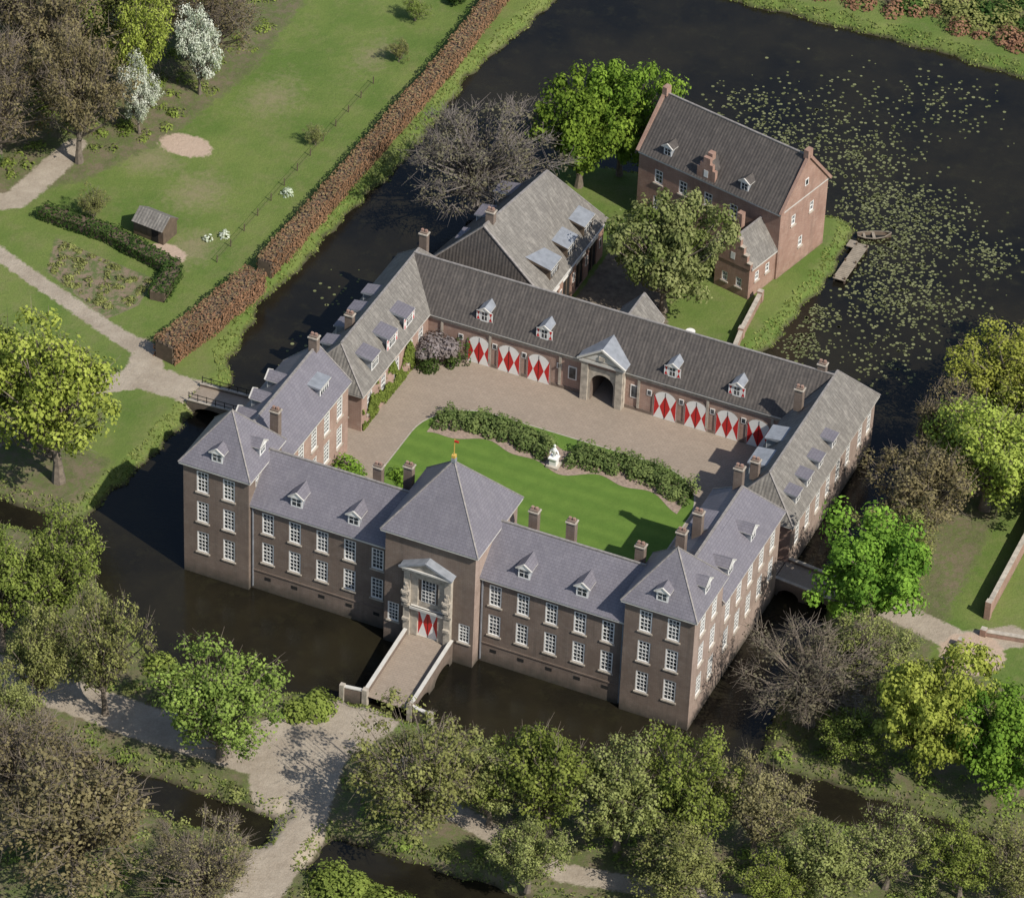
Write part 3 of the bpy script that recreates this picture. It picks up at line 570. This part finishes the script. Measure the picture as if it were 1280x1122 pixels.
def treemesh(name,seed,R=6,Rz=5.2,zc=7.6,nc=85,nl=90,ls=.3,cr=.24,tw=0,twl=1.3,trunk=.35,low=.75):
    r=np.random.default_rng(seed); d=unit(nc*3,r); rad=r.random(nc*3)**.38
    k=r.normal(size=(5,3))*1.9; ph=r.random(5)*6.28; amp=1+.15*np.sin(d@k.T+ph).sum(1)
    c=d*(rad*amp)[:,None]*np.array([R,R,Rz])*.86; c[:,2]+=zc; c=c[c[:,2]>zc-Rz*low][:nc]; nc=len(c)
    az=np.clip(c[:,2]*.35+r.random(nc)*1.5,1.5,zc); a=np.stack([r.normal(size=nc)*.1,r.normal(size=nc)*.1,az],1)
    mid=a*.45+c*.55; mid[:,2]+=.1*R*r.random(nc)-.05*R; mid[:,:2]+=r.normal(size=(nc,2))*.35
    lr=.035+.10*r.random(nc)*trunk/.35
    w=[tubes(a,mid,lr*1.3,lr*.8),tubes(mid,c,lr*.8,lr*.3)]
    tz=np.linspace(0,zc+Rz*.3,7); tp=np.stack([.25*np.sin(tz*.5+seed),.25*np.cos(tz*.4+seed*2)-.25,tz],1); tr=trunk*(1-.8*tz/tz[-1])+.03; tr[0]*=1.5
    w.append(tubes(tp[:-1],tp[1:],tr[:-1],tr[1:],7))
    crr=cr*R*(.6+.8*r.random(nc))
    if tw:
        dd=unit(nc*tw,r); dd[:,2]+=.35; out=(np.repeat(c-np.array([0,0,zc-1]),tw,0)); out/=np.linalg.norm(out,axis=1,keepdims=True); dd+=out*.8; dd/=np.linalg.norm(dd,axis=1,keepdims=True)
        p0=np.repeat(c,tw,0)+unit(nc*tw,r)*.25*np.repeat(crr,tw)[:,None]; ln=np.repeat(crr,tw)*twl*(.4+.8*r.random(nc*tw)); p1=p0+dd*ln[:,None]
        w.append(tubes(p0,p1,np.full(len(p0),.03),np.full(len(p0),.008),3))
    wv=np.concatenate(w); nw=len(wv)//4
    n=nc*nl; dd=unit(n,r); cc=np.repeat(c,nl,0); rr=np.repeat(crr,nl)*(.45+.7*r.random(n)); pos=cc+dd*rr[:,None]*np.array([1,1,.8])
    nn=dd+np.array([0,0,.45])+unit(n,r)*.5
    lv=leafq(pos,nn,ls*(.6+.8*r.random(n)),r)
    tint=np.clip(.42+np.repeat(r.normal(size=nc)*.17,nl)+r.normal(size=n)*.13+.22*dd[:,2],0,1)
    v=np.concatenate([wv,lv]); q=np.arange(len(v)).reshape(-1,4); mi=np.r_[np.zeros(nw,int),np.ones(n,int)]
    return rawmesh(name,v,q,[M['bark'],L['green']],mi,{'tint':np.r_[np.zeros(len(wv)),np.repeat(tint,4)]},mesh_only=True)
TM={'dense':[treemesh('dense_crown_mesh',s,nc=135,nl=150,ls=.19,cr=.19,Rz=5.3) for s in (1,2,3)],
    'light':[treemesh('light_crown_mesh',s,nc=135,nl=92,ls=.158,cr=.185,tw=4,Rz=5.4) for s in (11,12,13,14)],
    'thin':[treemesh('thin_crown_mesh',s,nc=140,nl=66,ls=.145,cr=.19,tw=7,Rz=5.4) for s in (21,22,23,24)],
    'bare':[treemesh('bare_crown_mesh',s,nc=145,nl=38,ls=.125,cr=.2,tw=16,Rz=5.4) for s in (31,32,33)]}
cnt={}
def tree(kind,name,x,y,r,h,leaf,bark='bark',z=.9):
    ms=TM[kind]; i=cnt.get(kind,0); cnt[kind]=i+1
    o=bpy.data.objects.new(name,ms[i%len(ms)]); link(o); o.location=(x,y,z-.1); o.rotation_euler=(0,0,random.uniform(0,6.28)); o.scale=(r/6,r/6*random.uniform(.92,1.08),h/13)
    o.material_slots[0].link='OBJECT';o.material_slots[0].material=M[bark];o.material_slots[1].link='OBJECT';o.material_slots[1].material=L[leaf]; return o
T=[('light','maple_tree',-16.6,5.2,8.3,18,'lime'),('light','maple_tree',-23.5,8,6,16,'lime'),
('light','ash_tree',-5.5,-14.2,4.5,13,'green'),('thin','alder_tree',3.4,-21.8,4.0,14.5,'olive'),('light','ash_tree',-9.0,-18.0,5,13.5,'green'),('light','alder_tree',-1.7,-24.3,3.6,12,'olive'),
('light','oak_tree',15.2,-22.6,6.0,12,'green'),('thin','beech_tree',11.5,-41.5,8.3,13.5,'brown'),('bare','beech_tree',22.6,-39.8,5,8.5,'brown'),('bare','beech_tree',3,-37,6.5,11,'brown'),('light','alder_tree',-1,-31,4.2,9,'olive'),
('thin','oak_tree',35,-23.6,6.6,12,'olive'),('light','oak_tree',44.4,-18.8,5.4,12,'green'),('light','oak_tree',39.5,-20,3.8,9,'olive'),('light','oak_tree',50.8,-17.9,4.8,11.5,'olive'),('light','maple_tree',55.7,-15.4,4.9,12,'green'),('thin','alder_tree',61.6,-13.6,4.3,12,'brown'),
('light','alder_tree',69,-16.4,4.5,9,'olive'),('thin','alder_tree',73.5,-12.2,4.0,8.5,'olive'),('light','alder_tree',79,-10.5,3.8,8,'green'),('light','alder_tree',66,-20,3.5,7,'green'),('thin','alder_tree',84,-9,4,8,'olive'),
('light','alder_tree',46,-26,3.5,8,'olive'),('light','alder_tree',58,-22,4.5,8,'olive'),
('dense','horse_chestnut_tree',60.3,18.8,6.3,13.5,'chestnut'),('bare','willow_tree',59.6,5.0,6.8,10,'greybud'),('thin','willow_tree',62.5,10.5,4.5,9,'olive'),('dense','lime_tree',70.5,2.6,4.8,14,'lime'),('dense','horse_chestnut_tree',77.7,3.4,5.2,11.5,'chestnut'),('light','maple_tree',64.5,1.8,3.5,6,'green'),
('thin','oak_tree',59.8,34.0,6.2,11.5,'brown'),('light','maple_tree',63.5,40.2,6.8,13.5,'lime'),('thin','oak_tree',59.5,27.4,4.2,8,'olive'),('light','maple_tree',60.5,53,5.2,11,'lime'),('light','oak_tree',69.5,42,5.5,12,'green'),('light','maple_tree',63,62,5.2,12,'lime'),('thin','oak_tree',57.8,44.5,4.2,9,'brown'),('light','oak_tree',66,50,5.5,12,'lime'),
('dense','horse_chestnut_tree',8.1,71.2,5.3,14,'chestnut'),('dense','horse_chestnut_tree',10.9,75.6,4.5,14.5,'chestnut'),('dense','flowering_chestnut_tree',24.3,55.6,5.6,14,'flower'),('bare','walnut_tree',.3,63.1,7.6,11.5,'greybud','barkgrey'),
('thin','beech_tree',-39.3,52.6,5.4,16,'brown'),('bare','beech_tree',-47,49,6,15,'brown'),('thin','beech_tree',-46,60,6.2,16,'brown'),('light','maple_tree',-39.0,65,3.8,14,'lime'),('bare','beech_tree',-35.5,74,5,13,'brown'),('thin','beech_tree',-43,72,6,15,'olive'),('bare','beech_tree',-53,66,6.5,16,'brown'),('light','maple_tree',-47,68,4,13,'green'),('thin','beech_tree',-55,55,6,15,'brown'),('dense','yew_tree',-46,42.5,2.8,9,'darkgreen'),('thin','beech_tree',-51,42,5,12,'olive'),('light','maple_tree',-57,72,4,13,'green'),
('light','cherry_tree',-36.2,59.6,2.3,9.5,'blossom'),('light','cherry_tree',-34.0,69,2.6,11,'blossom'),('thin','young_tree',-20,92,1.6,3.4,'green'),('thin','young_tree',-18,84,1.3,3,'olive'),('thin','young_tree',-19,66,1.1,2.8,'olive'),('thin','young_tree',-33,44,1.6,4,'olive'),('dense','garden_shrub',-17.5,97,1.2,2,'darkgreen'),
('thin','alder_tree',62,119,4,9,'brown'),('thin','alder_tree',54,123,5,10,'olive')]
for a in T: tree(*a)

def bushmass(name,items,leaf,per=160,ls=.16,seed=5):
    r=np.random.default_rng(seed); Vs=[];Ts=[]
    for (x,y,z,rr,h) in items:
        n=max(20,int(per*rr*rr)); d=unit(n,r); d[:,2]=np.abs(d[:,2]); k=r.normal(size=(3,3))*2; am=1+.12*np.sin(d@k.T+r.random(3)*6).sum(1)
        p=d*(.65+.4*r.random(n))[:,None]*am[:,None]*np.array([rr,rr,h])+np.array([x,y,z]); nn=d+np.array([0,0,.4])+unit(n,r)*.5
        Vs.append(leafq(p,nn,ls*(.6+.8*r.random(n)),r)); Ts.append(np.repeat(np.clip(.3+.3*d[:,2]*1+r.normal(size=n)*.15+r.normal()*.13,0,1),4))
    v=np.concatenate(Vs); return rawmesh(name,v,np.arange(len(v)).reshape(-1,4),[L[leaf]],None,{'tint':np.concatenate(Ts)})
it=[]
for x in np.arange(12.6,37.9,.72):
    if abs(x-24.9)<1.0: continue
    for dy in (-.75,0,.75,1.3):
        if random.random()<.92: it.append((x+random.uniform(-.25,.25),bedc(x)+dy+random.uniform(-.2,.2),G,random.uniform(.5,.85),random.uniform(.9,1.6)))
bushmass('rhododendron_shrubs',it,'rhodo',330,.12)
bushmass('courtyard_bush',[(8.0,17.6,G,1.5,1.6),(9.4,16.3,G,1.3,1.7),(7.8,15.6,G,1.3,1.5),(12.4,19.4,G,.8,.9),(13.4,19.0,G,.9,1.1)],'chestnut',260,.15,6)
bushmass('wisteria_shrub',[(8.1,37.0,G+1.8,1.7,1.5),(9.3,37.4,G+1.8,1.3,1.2),(7.4,36.0,G+1.4,1.2,1.3)],'wisteria',260,.15,7)
bushmass('clipped_yew',[(7.9,35.8,G,1.2,2.4),(10.2,37.7,G,.5,2.7),(10.9,38.1,G,.45,2.9),(9.6,37.2,G,.7,1.2)],'darkgreen',420,.13,8)
bushmass('waterside_bush',[(20.1,-13.3,.8,1.9,2.4),(18.6,-14.5,.8,1.5,1.8),(7,-15.2,.8,1.6,2),(8.6,-16.4,.8,1.4,1.7),(5.0,-14.4,.8,1.5,1.4),(11,-14.8,.8,1.5,1.2),(22,-35,.8,2,2),(31,-32.8,.8,2.2,2.2),(33.5,-32.3,.8,1.9,1.8),(36,-33,.8,2,1.5)],'green',240,.17,9)
bushmass('blossom_shrub',[(-17.6,56.8,1,.8,1.0),(-20,47.3,1,.7,1.0),(-21.2,46,1,.5,.6)],'blossom',200,.12,10)
bushmass('chestnut_understorey',[(16.2,69,1,1.2,1.6),(30,64,1,1,1.2),(22,66.5,1,1.3,1.5),(26,64,1,1.1,1.2)],'green',220,.15,14)
r=np.random.default_rng(40)
bushmass('garden_bed_plants',[(x,y,.95,r.uniform(.25,.6),r.uniform(.2,.5)) for x,y in zip(r.uniform(-34,-22.5,90),r.uniform(31,39,90)) if sdf([(-35,39.5),(-22.8,37.6),(-22.2,33),(-24,29.5),(-33,34)],np.array([[x,y]]))[0]<-.3],'olive',260,.11,15)
r=np.random.default_rng(12); n=6200; y=24.2+r.random(n)*11.5; z=G+r.random(n)**1.1*(1.6+2.6*(.5+.5*np.sin(y*1.7)))
okk=(np.sin(y*2.1+z)+np.sin(z*2.3+y*.7)+r.normal(size=n)*.4)>-.5; y=y[okk];z=z[okk];n=len(y)
v=leafq(np.stack([6.46+r.random(n)*.15,y,z],1),np.array([1,0,.3])+unit(n,r)*.6,.14*(.6+.8*r.random(n)),r); rawmesh('ivy',v,np.arange(len(v)).reshape(-1,4),[L['green']],None,{'tint':np.repeat(r.random(n)*.5,4)})
def hedge(name,pts,w,h,leaf,dens,ls,seed,z0=.9,corec='wood',rough=.35,top=None):
    r=np.random.default_rng(seed); C=[];Nn=[];S_=[];mb=MB(ALL)
    for (ax,ay),(bx,by) in zip(pts[:-1],pts[1:]):
        L_=math.hypot(bx-ax,by-ay); dx,dy=(bx-ax)/L_,(by-ay)/L_; px,py=-dy,dx
        q=[(ax+px*w*.4,ay+py*w*.4),(bx+px*w*.4,by+py*w*.4),(bx-px*w*.4,by-py*w*.4),(ax-px*w*.4,ay-py*w*.4)]
        lo=[(*p,z0-.2) for p in q];hi=[(*p,z0+h*.88) for p in q]
        for i in range(4): mb.face([lo[i],lo[(i+1)%4],hi[(i+1)%4],hi[i]],corec)
        mb.face(hi,corec)
        n=int(L_*dens*(w+2*h)); t=r.random(n)*L_; s=r.random(n)*(w+2*h)
        side=np.where(s<h,-1,np.where(s<h+w,0,1)); lat=np.where(side==0,(s-h)-w/2,side*w/2); zz=np.where(side==-1,s,np.where(side==0,h,s-h-w)); 
        wob=1+.05*np.sin(t*.9+seed)+.03*np.sin(t*2.3); jit=r.normal(size=(n,3))*.06
        x=ax+dx*t+px*lat*wob;y=ay+dy*t+py*lat*wob; z_=z0+zz*(1+.03*np.sin(t*.8)+.025*np.sin(t*2.1+1))
        C.append(np.stack([x,y,z_],1)+jit); nrm=np.stack([px*side,py*side,np.where(side==0,1,.25)],1)+unit(n,r)*rough; Nn.append(nrm); S_.append(side)
    C=np.concatenate(C);Nn=np.concatenate(Nn);S_=np.concatenate(S_);n=len(C); v=leafq(C,Nn,ls*(.6+.8*r.random(n)),r)
    mi=((S_==0)&(r.random(n)<.45)).astype(int) if top else None
    e=empty(name); mb.build('hedge_core',e); lo=rawmesh('hedge_leaves',v,np.arange(len(v)).reshape(-1,4),[L[leaf]]+([L[top]] if top else []),mi,{'tint':np.repeat(np.clip(.45+.18*np.sin(C[:,1]*.8)*np.sin(C[:,0]+C[:,1]*.31)+r.normal(size=n)*.16,0,1),4)}); lo.parent=e
hedge('beech_hedge',[(-15.8,26.2),(-14.4,33),(-13.4,41.2)],2.6,2.3,'beech',45,.115,3,top='beechtop')
hedge('beech_hedge',[(-13.5,43.2),(-13.2,55),(-13.0,73.5),(-12.9,85),(-13.5,100),(-13.8,116)],1.8,2.0,'beech',42,.115,4,top='beechtop')
hedge('yew_hedge',[(-38,42.2),(-30,41.8),(-21.5,39.4),(-20.9,34.5)],1.9,1.3,'darkgreen',30,.14,5)
bushmass('far_bank_shrubs',[(x+random.uniform(-1,1),117+random.uniform(0,2.5),.8,random.uniform(1,2),random.uniform(1,1.8)) for x in np.arange(14,70,2.6)],'beech',110,.18,21)
bushmass('far_bank_shrubs',[(x+random.uniform(-1,1),118.5+random.uniform(0,9),.8,random.uniform(1,2.6),random.uniform(1,2.4)) for x in np.arange(8,70,.9)],'olive',90,.18,22)
bushmass('far_bank_shrubs',[(x+random.uniform(-1,1),119+random.uniform(0,9),.8,random.uniform(1,2.6),random.uniform(1,2.6)) for x in np.arange(8,70,.9)],'darkgreen',110,.18,23)
r=np.random.default_rng(30); P_=np.stack([r.uniform(-30,88,2300),r.uniform(-46,16,2300)],1); s=water_sd(P_); dpp=np.min([pl(p,P_) for p in paths],0)
wd=np.minimum(sdf(WD1,P_),np.minimum(sdf(WD2,P_),sdf([(56,-1),(95,-.5),(95,14),(66,18)],P_)))
P_=P_[(s>.5)&(dpp>.7)&(wd<0)]
bushmass('undergrowth',[(x,y,.85,r.uniform(.4,1.3),r.uniform(.25,.9)) for x,y in P_[::2]],'olive',90,.13,31)
bushmass('undergrowth',[(x,y,.85,r.uniform(.4,1.4),r.uniform(.25,.9)) for x,y in P_[1::2]],'green',70,.13,32)
P_=np.stack([r.uniform(-64,-31,500),r.uniform(38,95,500)],1); wd=sdf([(-70,38),(-45,42),(-38,52),(-34,62),(-32,76),(-34,100),(-70,100)],P_)
P_=P_[(wd<0)&(np.min([pl(p,P_) for p in paths],0)>.8)]
bushmass('forest_undergrowth',[(x,y,.85,r.uniform(.4,1.3),r.uniform(.3,.9)) for x,y in P_],'green',80,.14,33)
P_=np.stack([r.uniform(-30,86,300000),r.uniform(-46,122,300000)],1); s=water_sd(P_)+hashn(P_,.8)*.45; k=(s>-.4)&(s<1.5); P_=P_[k][:36000]; s=s[k][:36000]; n=len(P_)
t_=np.clip((s+1.3)/2.9,0,1); zg=-.9+1.9*(t_*t_*(3-2*t_))
v=leafq(np.stack([P_[:,0],P_[:,1],zg+.12],1),unit(n,r)+np.array([.3,-.3,.5]),.12+.14*r.random(n),r,.4)
rawmesh('bank_grass',v,np.arange(len(v)).reshape(-1,4),[L['grass']],None,{'tint':np.repeat(r.random(n),4)})
blobs=[(18,95,3.5,80),(23,91,4,120),(31,93,5,170),(28,87,4,80),(40,83,6,380),(36,84,4,110),(43,69,5,200),(40,75,4,160),(50,80,3,80),(38,58,2.5,90),(37.5,63,2,80),(36,104,6,80),(46,60,4,80),(48,70,4,90),(25,100,6,50),(-4,35,3,14),(-6,45,3,14)]
V=[];Q=[];tn=[]
for bx,by,br_,nn in blobs:
    for _ in range(int(nn*2.0)):
        x,y=bx+random.gauss(0,br_*.62),by+random.gauss(0,br_*.62); rr=random.uniform(.07,.2)
        if water_sd(np.array([[x,y]]))[0]>-.6 or (-.5<x<50.5 and -2<y<46.3): continue
        i=len(V); a0=random.random()*6
        for k_ in range(8): V.append((x+rr*math.cos(a0+k_*.785),y+rr*math.sin(a0+k_*.785),.015))
        Q+=[(i,i+1,i+2,i+3),(i,i+3,i+4,i+7),(i+4,i+5,i+6,i+7)]; tn+=[random.random()]*8
rawmesh('water_lilies',np.array(V),np.array(Q),[L['lily']],None,{'tint':np.array(tn)})

# ------------------------------------------------------------------ bridges
def bridge(name,x0,x1,y0,y1,axis,z0,z1,flare=False,ph=.6,cop='trim'):
    e=empty(name); mb=MB(ALL+['paving'])
    def pt_(s,t,z): return (s,t,z) if axis=='y' else (t,s,z)
    (s0,s1,t0,t1)=(x0,x1,y0,y1) if axis=='y' else (y0,y1,x0,x1)
    mb.face([pt_(s0-.1,t0,z0),pt_(s1+.1,t0,z0),pt_(s1+.1,t1,z1),pt_(s0-.1,t1,z1)],'paving')
    L_=t1-t0
    for s in (s0-.2,s1+.2):
        nA=2; pr=[(t0,-.5)]
        for a in range(nA):
            c0=t0+L_*(a+.5)/nA; hw=L_/nA*.36
            pr+= [(c0-hw,-.5)]+[(c0+hw*math.cos(math.pi*(1-i/10)),.1+.8*math.sin(math.pi*(1-i/10))) for i in range(11)]+[(c0+hw,-.5)]
        pr+=[(t1,-.5),(t1,z1+ph),(t0,z0+ph)]
        for ds in (-.12,.12): mb.face([pt_(s+ds,t,z) for t,z in pr],'brick')
        mb.beam(pt_(s,t0,z0+ph+.05),pt_(s,t1,z1+ph+.05),.34,cop,.1)
        mb.face([pt_(s-.12,t0,-.5),pt_(s+.12,t0,-.5),pt_(s+.12,t0,z0+ph),pt_(s-.12,t0,z0+ph)],'brick');mb.face([pt_(s-.12,t1,-.5),pt_(s+.12,t1,-.5),pt_(s+.12,t1,z1+ph),pt_(s-.12,t1,z1+ph)],'brick')
    if flare:
        for sg,sx in ((-1,x0-.2),(1,x1+.2)):
            mb.beam((sx,y0,.5),(sx+sg*2.1,y0-.3,.5),.26,'brick',2.2); mb.beam((sx,y0,1.66),(sx+sg*2.1,y0-.3,1.66),.36,cop,.1)
            mb.box(sx-.24,sx+.24,y0-.24,y0+.24,0,1.85,'stone'); mb.box(sx+sg*2.1-.22,sx+sg*2.1+.22,y0-.52,y0-.08,0,1.85,'stone')
    mb.build('bridge_deck',e)
bridge('stone_bridge',23.2,27.2,-9.6,-.95,'y',1.05,1.95,True)
bridge('stone_bridge',-10.8,.2,21.6,24.0,'x',1.05,1.65,ph=.25,cop='stone')
bridge('stone_bridge',49.8,55.6,21.3,24.0,'x',1.65,1.05,ph=.3,cop='stone')
mb=MB(ALL)
for s in (21.4,24.2):
    for i in range(12): x=-10.6+i*.95; mb.box(x-.03,x+.03,s-.03,s+.03,1.3,2.25,'dark')
    for z in (1.75,2.2): mb.beam((-10.6,s,z-.1),(-.2,s,z+.25),.05,'dark')
mb.build('bridge_railing')
def gwall(name,pts,h,mat='brickfarm',z=.7):
    mb=MB(ALL)
    for a,c in zip(pts[:-1],pts[1:]):
        mb.beam((*a,z+h/2),(*c,z+h/2),.35,mat,h); mb.beam((*a,z+h+.05),(*c,z+h+.05),.45,'stone',.09)
    for a in pts: mb.box(a[0]-.28,a[0]+.28,a[1]-.28,a[1]+.28,z-.3,z+h+.3,mat,'stone')
    mb.build(name)
gwall('garden_wall',[(32.2,61.5),(32.8,55),(33.4,51)],1.3); gwall('garden_wall',[(33.4,49.3),(33.6,46.4)],1.6); gwall('garden_wall',[(31.2,47.6),(26.5,49)],1.0)
gwall('brick_garden_wall',[(69,25.5),(68.7,37),(68.5,46)],2.0); gwall('brick_garden_wall',[(68.2,17.5),(68.2,20.5)],1.0); gwall('brick_garden_wall',[(69.5,23),(75,24.2),(82,25.5)],.8)
mb=MB(ALL); mb.box(24.3,25.5,26.8,28.0,G,G+.25,'stone');mb.box(24.55,25.25,27.05,27.75,G+.25,G+1.0,'white');mb.box(24.45,25.35,26.95,27.85,G+1.0,G+1.12,'white')
prof=[(.22,1.12),(.17,1.3),(.14,1.45),(.26,1.7),(.3,1.9),(.2,2.1),(.08,2.2),(.11,2.28),(.14,2.4),(.1,2.54),(.02,2.6)]
for i in range(len(prof)-1):
    for k_ in range(12):
        a=k_*math.pi/6;a2=a+math.pi/6;(r0_,z0_),(r1_,z1_)=prof[i],prof[i+1]
        mb.face([(24.9+r0_*math.cos(a),27.4+r0_*.7*math.sin(a),G+z0_),(24.9+r0_*math.cos(a2),27.4+r0_*.7*math.sin(a2),G+z0_),(24.9+r1_*math.cos(a2),27.4+r1_*.7*math.sin(a2),G+z1_),(24.9+r1_*math.cos(a),27.4+r1_*.7*math.sin(a),G+z1_)],'white')
mb.beam((24.63,27.4,G+1.95),(24.5,27.25,G+1.55),.11,'white');mb.beam((25.17,27.4,G+1.95),(25.4,27.2,G+1.7),.11,'white'); mb.build('garden_statue')
mb=MB(ALL); mb.T=Matrix.Translation((-26.4,44.6,0))@Matrix.Rotation(-.12,4,'Z')
mb.box(-1.8,1.8,-1.2,1.2,.8,2.7,'wood'); roof(mb,-1.8,1.8,-1.2,1.2,2.7,3.7,'x',0,0,'tile',wall='wood',oh=.3,trim='wood',ridge=None,ch=.1); mb.box(.4,1.2,-1.23,-1.2,.9,2.4,'dark'); mb.build('garden_shed')
mb=MB(ALL)
for i in range(22): mb.box(37.0,38.3,69.2+i*.31,69.2+i*.31+.27,.42,.5,'woodlight')
for y in (69.4,72.5,75.6):
    for x in (37.1,38.2): mb.box(x-.08,x+.08,y-.08,y+.08,-.6,.75,'wood')
mb.box(36.2,37.0,75.0,76.2,.4,.48,'woodlight'); mb.build('wooden_jetty')
mb=MB(ALL); st=[(-1.7,.25,.5),(-1.0,.55,.38),(0,.65,.34),(1.0,.5,.4),(1.8,.03,.6)]; mb.T=Matrix.Translation((38.0,78.2,0))@Matrix.Rotation(.5,4,'Z')
for (a,wa,za),(c_,wc,zc) in zip(st[:-1],st[1:]):
    for sg in (-1,1): mb.face([(a,sg*wa,za),(c_,sg*wc,zc),(c_,sg*wc*.5,0),(a,sg*wa*.5,0)],'wood'); mb.beam((a,sg*wa,za),(c_,sg*wc,zc),.07,'woodlight')
    mb.face([(a,-wa*.6,.08),(c_,-wc*.6,.08),(c_,wc*.6,.08),(a,wa*.6,.08)],'dark')
mb.box(-.15,.15,-.58,.58,.25,.3,'woodlight');mb.box(-1.1,-.85,-.45,.45,.27,.32,'woodlight');mb.face([(-1.7,-.25,.5),(-1.7,.25,.5),(-1.7,.12,0),(-1.7,-.12,0)],'wood'); mb.build('rowing_boat')
mb=MB(ALL); ys=np.arange(43,80,3.0)
for y in ys: mb.box(-18.68,-18.6,y-.04,y+.04,.8,1.9,'wood')
for z in (1.35,1.8): mb.beam((-18.64,43,z),(-18.64,79,z),.02,'wood')
mb.build('wire_fence')
def table(x,y):
    mb=MB(ALL)
    for k_ in range(12):
        a=k_*math.pi/6;b2=a+math.pi/6
        mb.face([(x,y,1.76),(x+.5*math.cos(a),y+.5*math.sin(a),1.76),(x+.5*math.cos(b2),y+.5*math.sin(b2),1.76)],'white')
        mb.face([(x+.5*math.cos(a),y+.5*math.sin(a),1.76),(x+.5*math.cos(b2),y+.5*math.sin(b2),1.76),(x+.5*math.cos(b2),y+.5*math.sin(b2),1.71),(x+.5*math.cos(a),y+.5*math.sin(a),1.71)],'white')
    mb.box(x-.05,x+.05,y-.05,y+.05,1.0,1.7,'wood'); mb.box(x-.3,x+.3,y-.3,y+.3,1.0,1.05,'wood'); mb.build('round_garden_table')
table(26.0,52.0); table(28.3,52.8)

# ------------------------------------------------------------------ light, world, camera
sv=Vector((1,-.36,1.05)).normalized()
s=bpy.data.lights.new('sun','SUN'); s.energy=5.0; s.angle=math.radians(.5); s.color=(1,.945,.85); so=link(bpy.data.objects.new('sun',s)); so.rotation_euler=sv.to_track_quat('Z','Y').to_euler(); so.location=(100,-20,100)
w=bpy.data.worlds.new('World'); scene.world=w; w.use_nodes=True; nt=w.node_tree; bg=nt.nodes['Background']; sk=nt.nodes.new('ShaderNodeTexSky'); sk.sky_type='NISHITA'; sk.sun_disc=False
sk.sun_elevation=math.asin(sv.z); sk.sun_rotation=math.atan2(sv.x,sv.y); nt.links.new(sk.outputs[0],bg.inputs[0]); bg.inputs[1].default_value=.12
cd=bpy.data.cameras.new('camera'); cd.sensor_width=36; cd.lens=164.48; cd.clip_end=6000; cd.clip_start=1
co=link(bpy.data.objects.new('camera',cd)); co.location=(155.173,-293.901,273.739); co.rotation_euler=tuple(math.radians(v) for v in (52.03,-1.96,24.26)); scene.camera=co
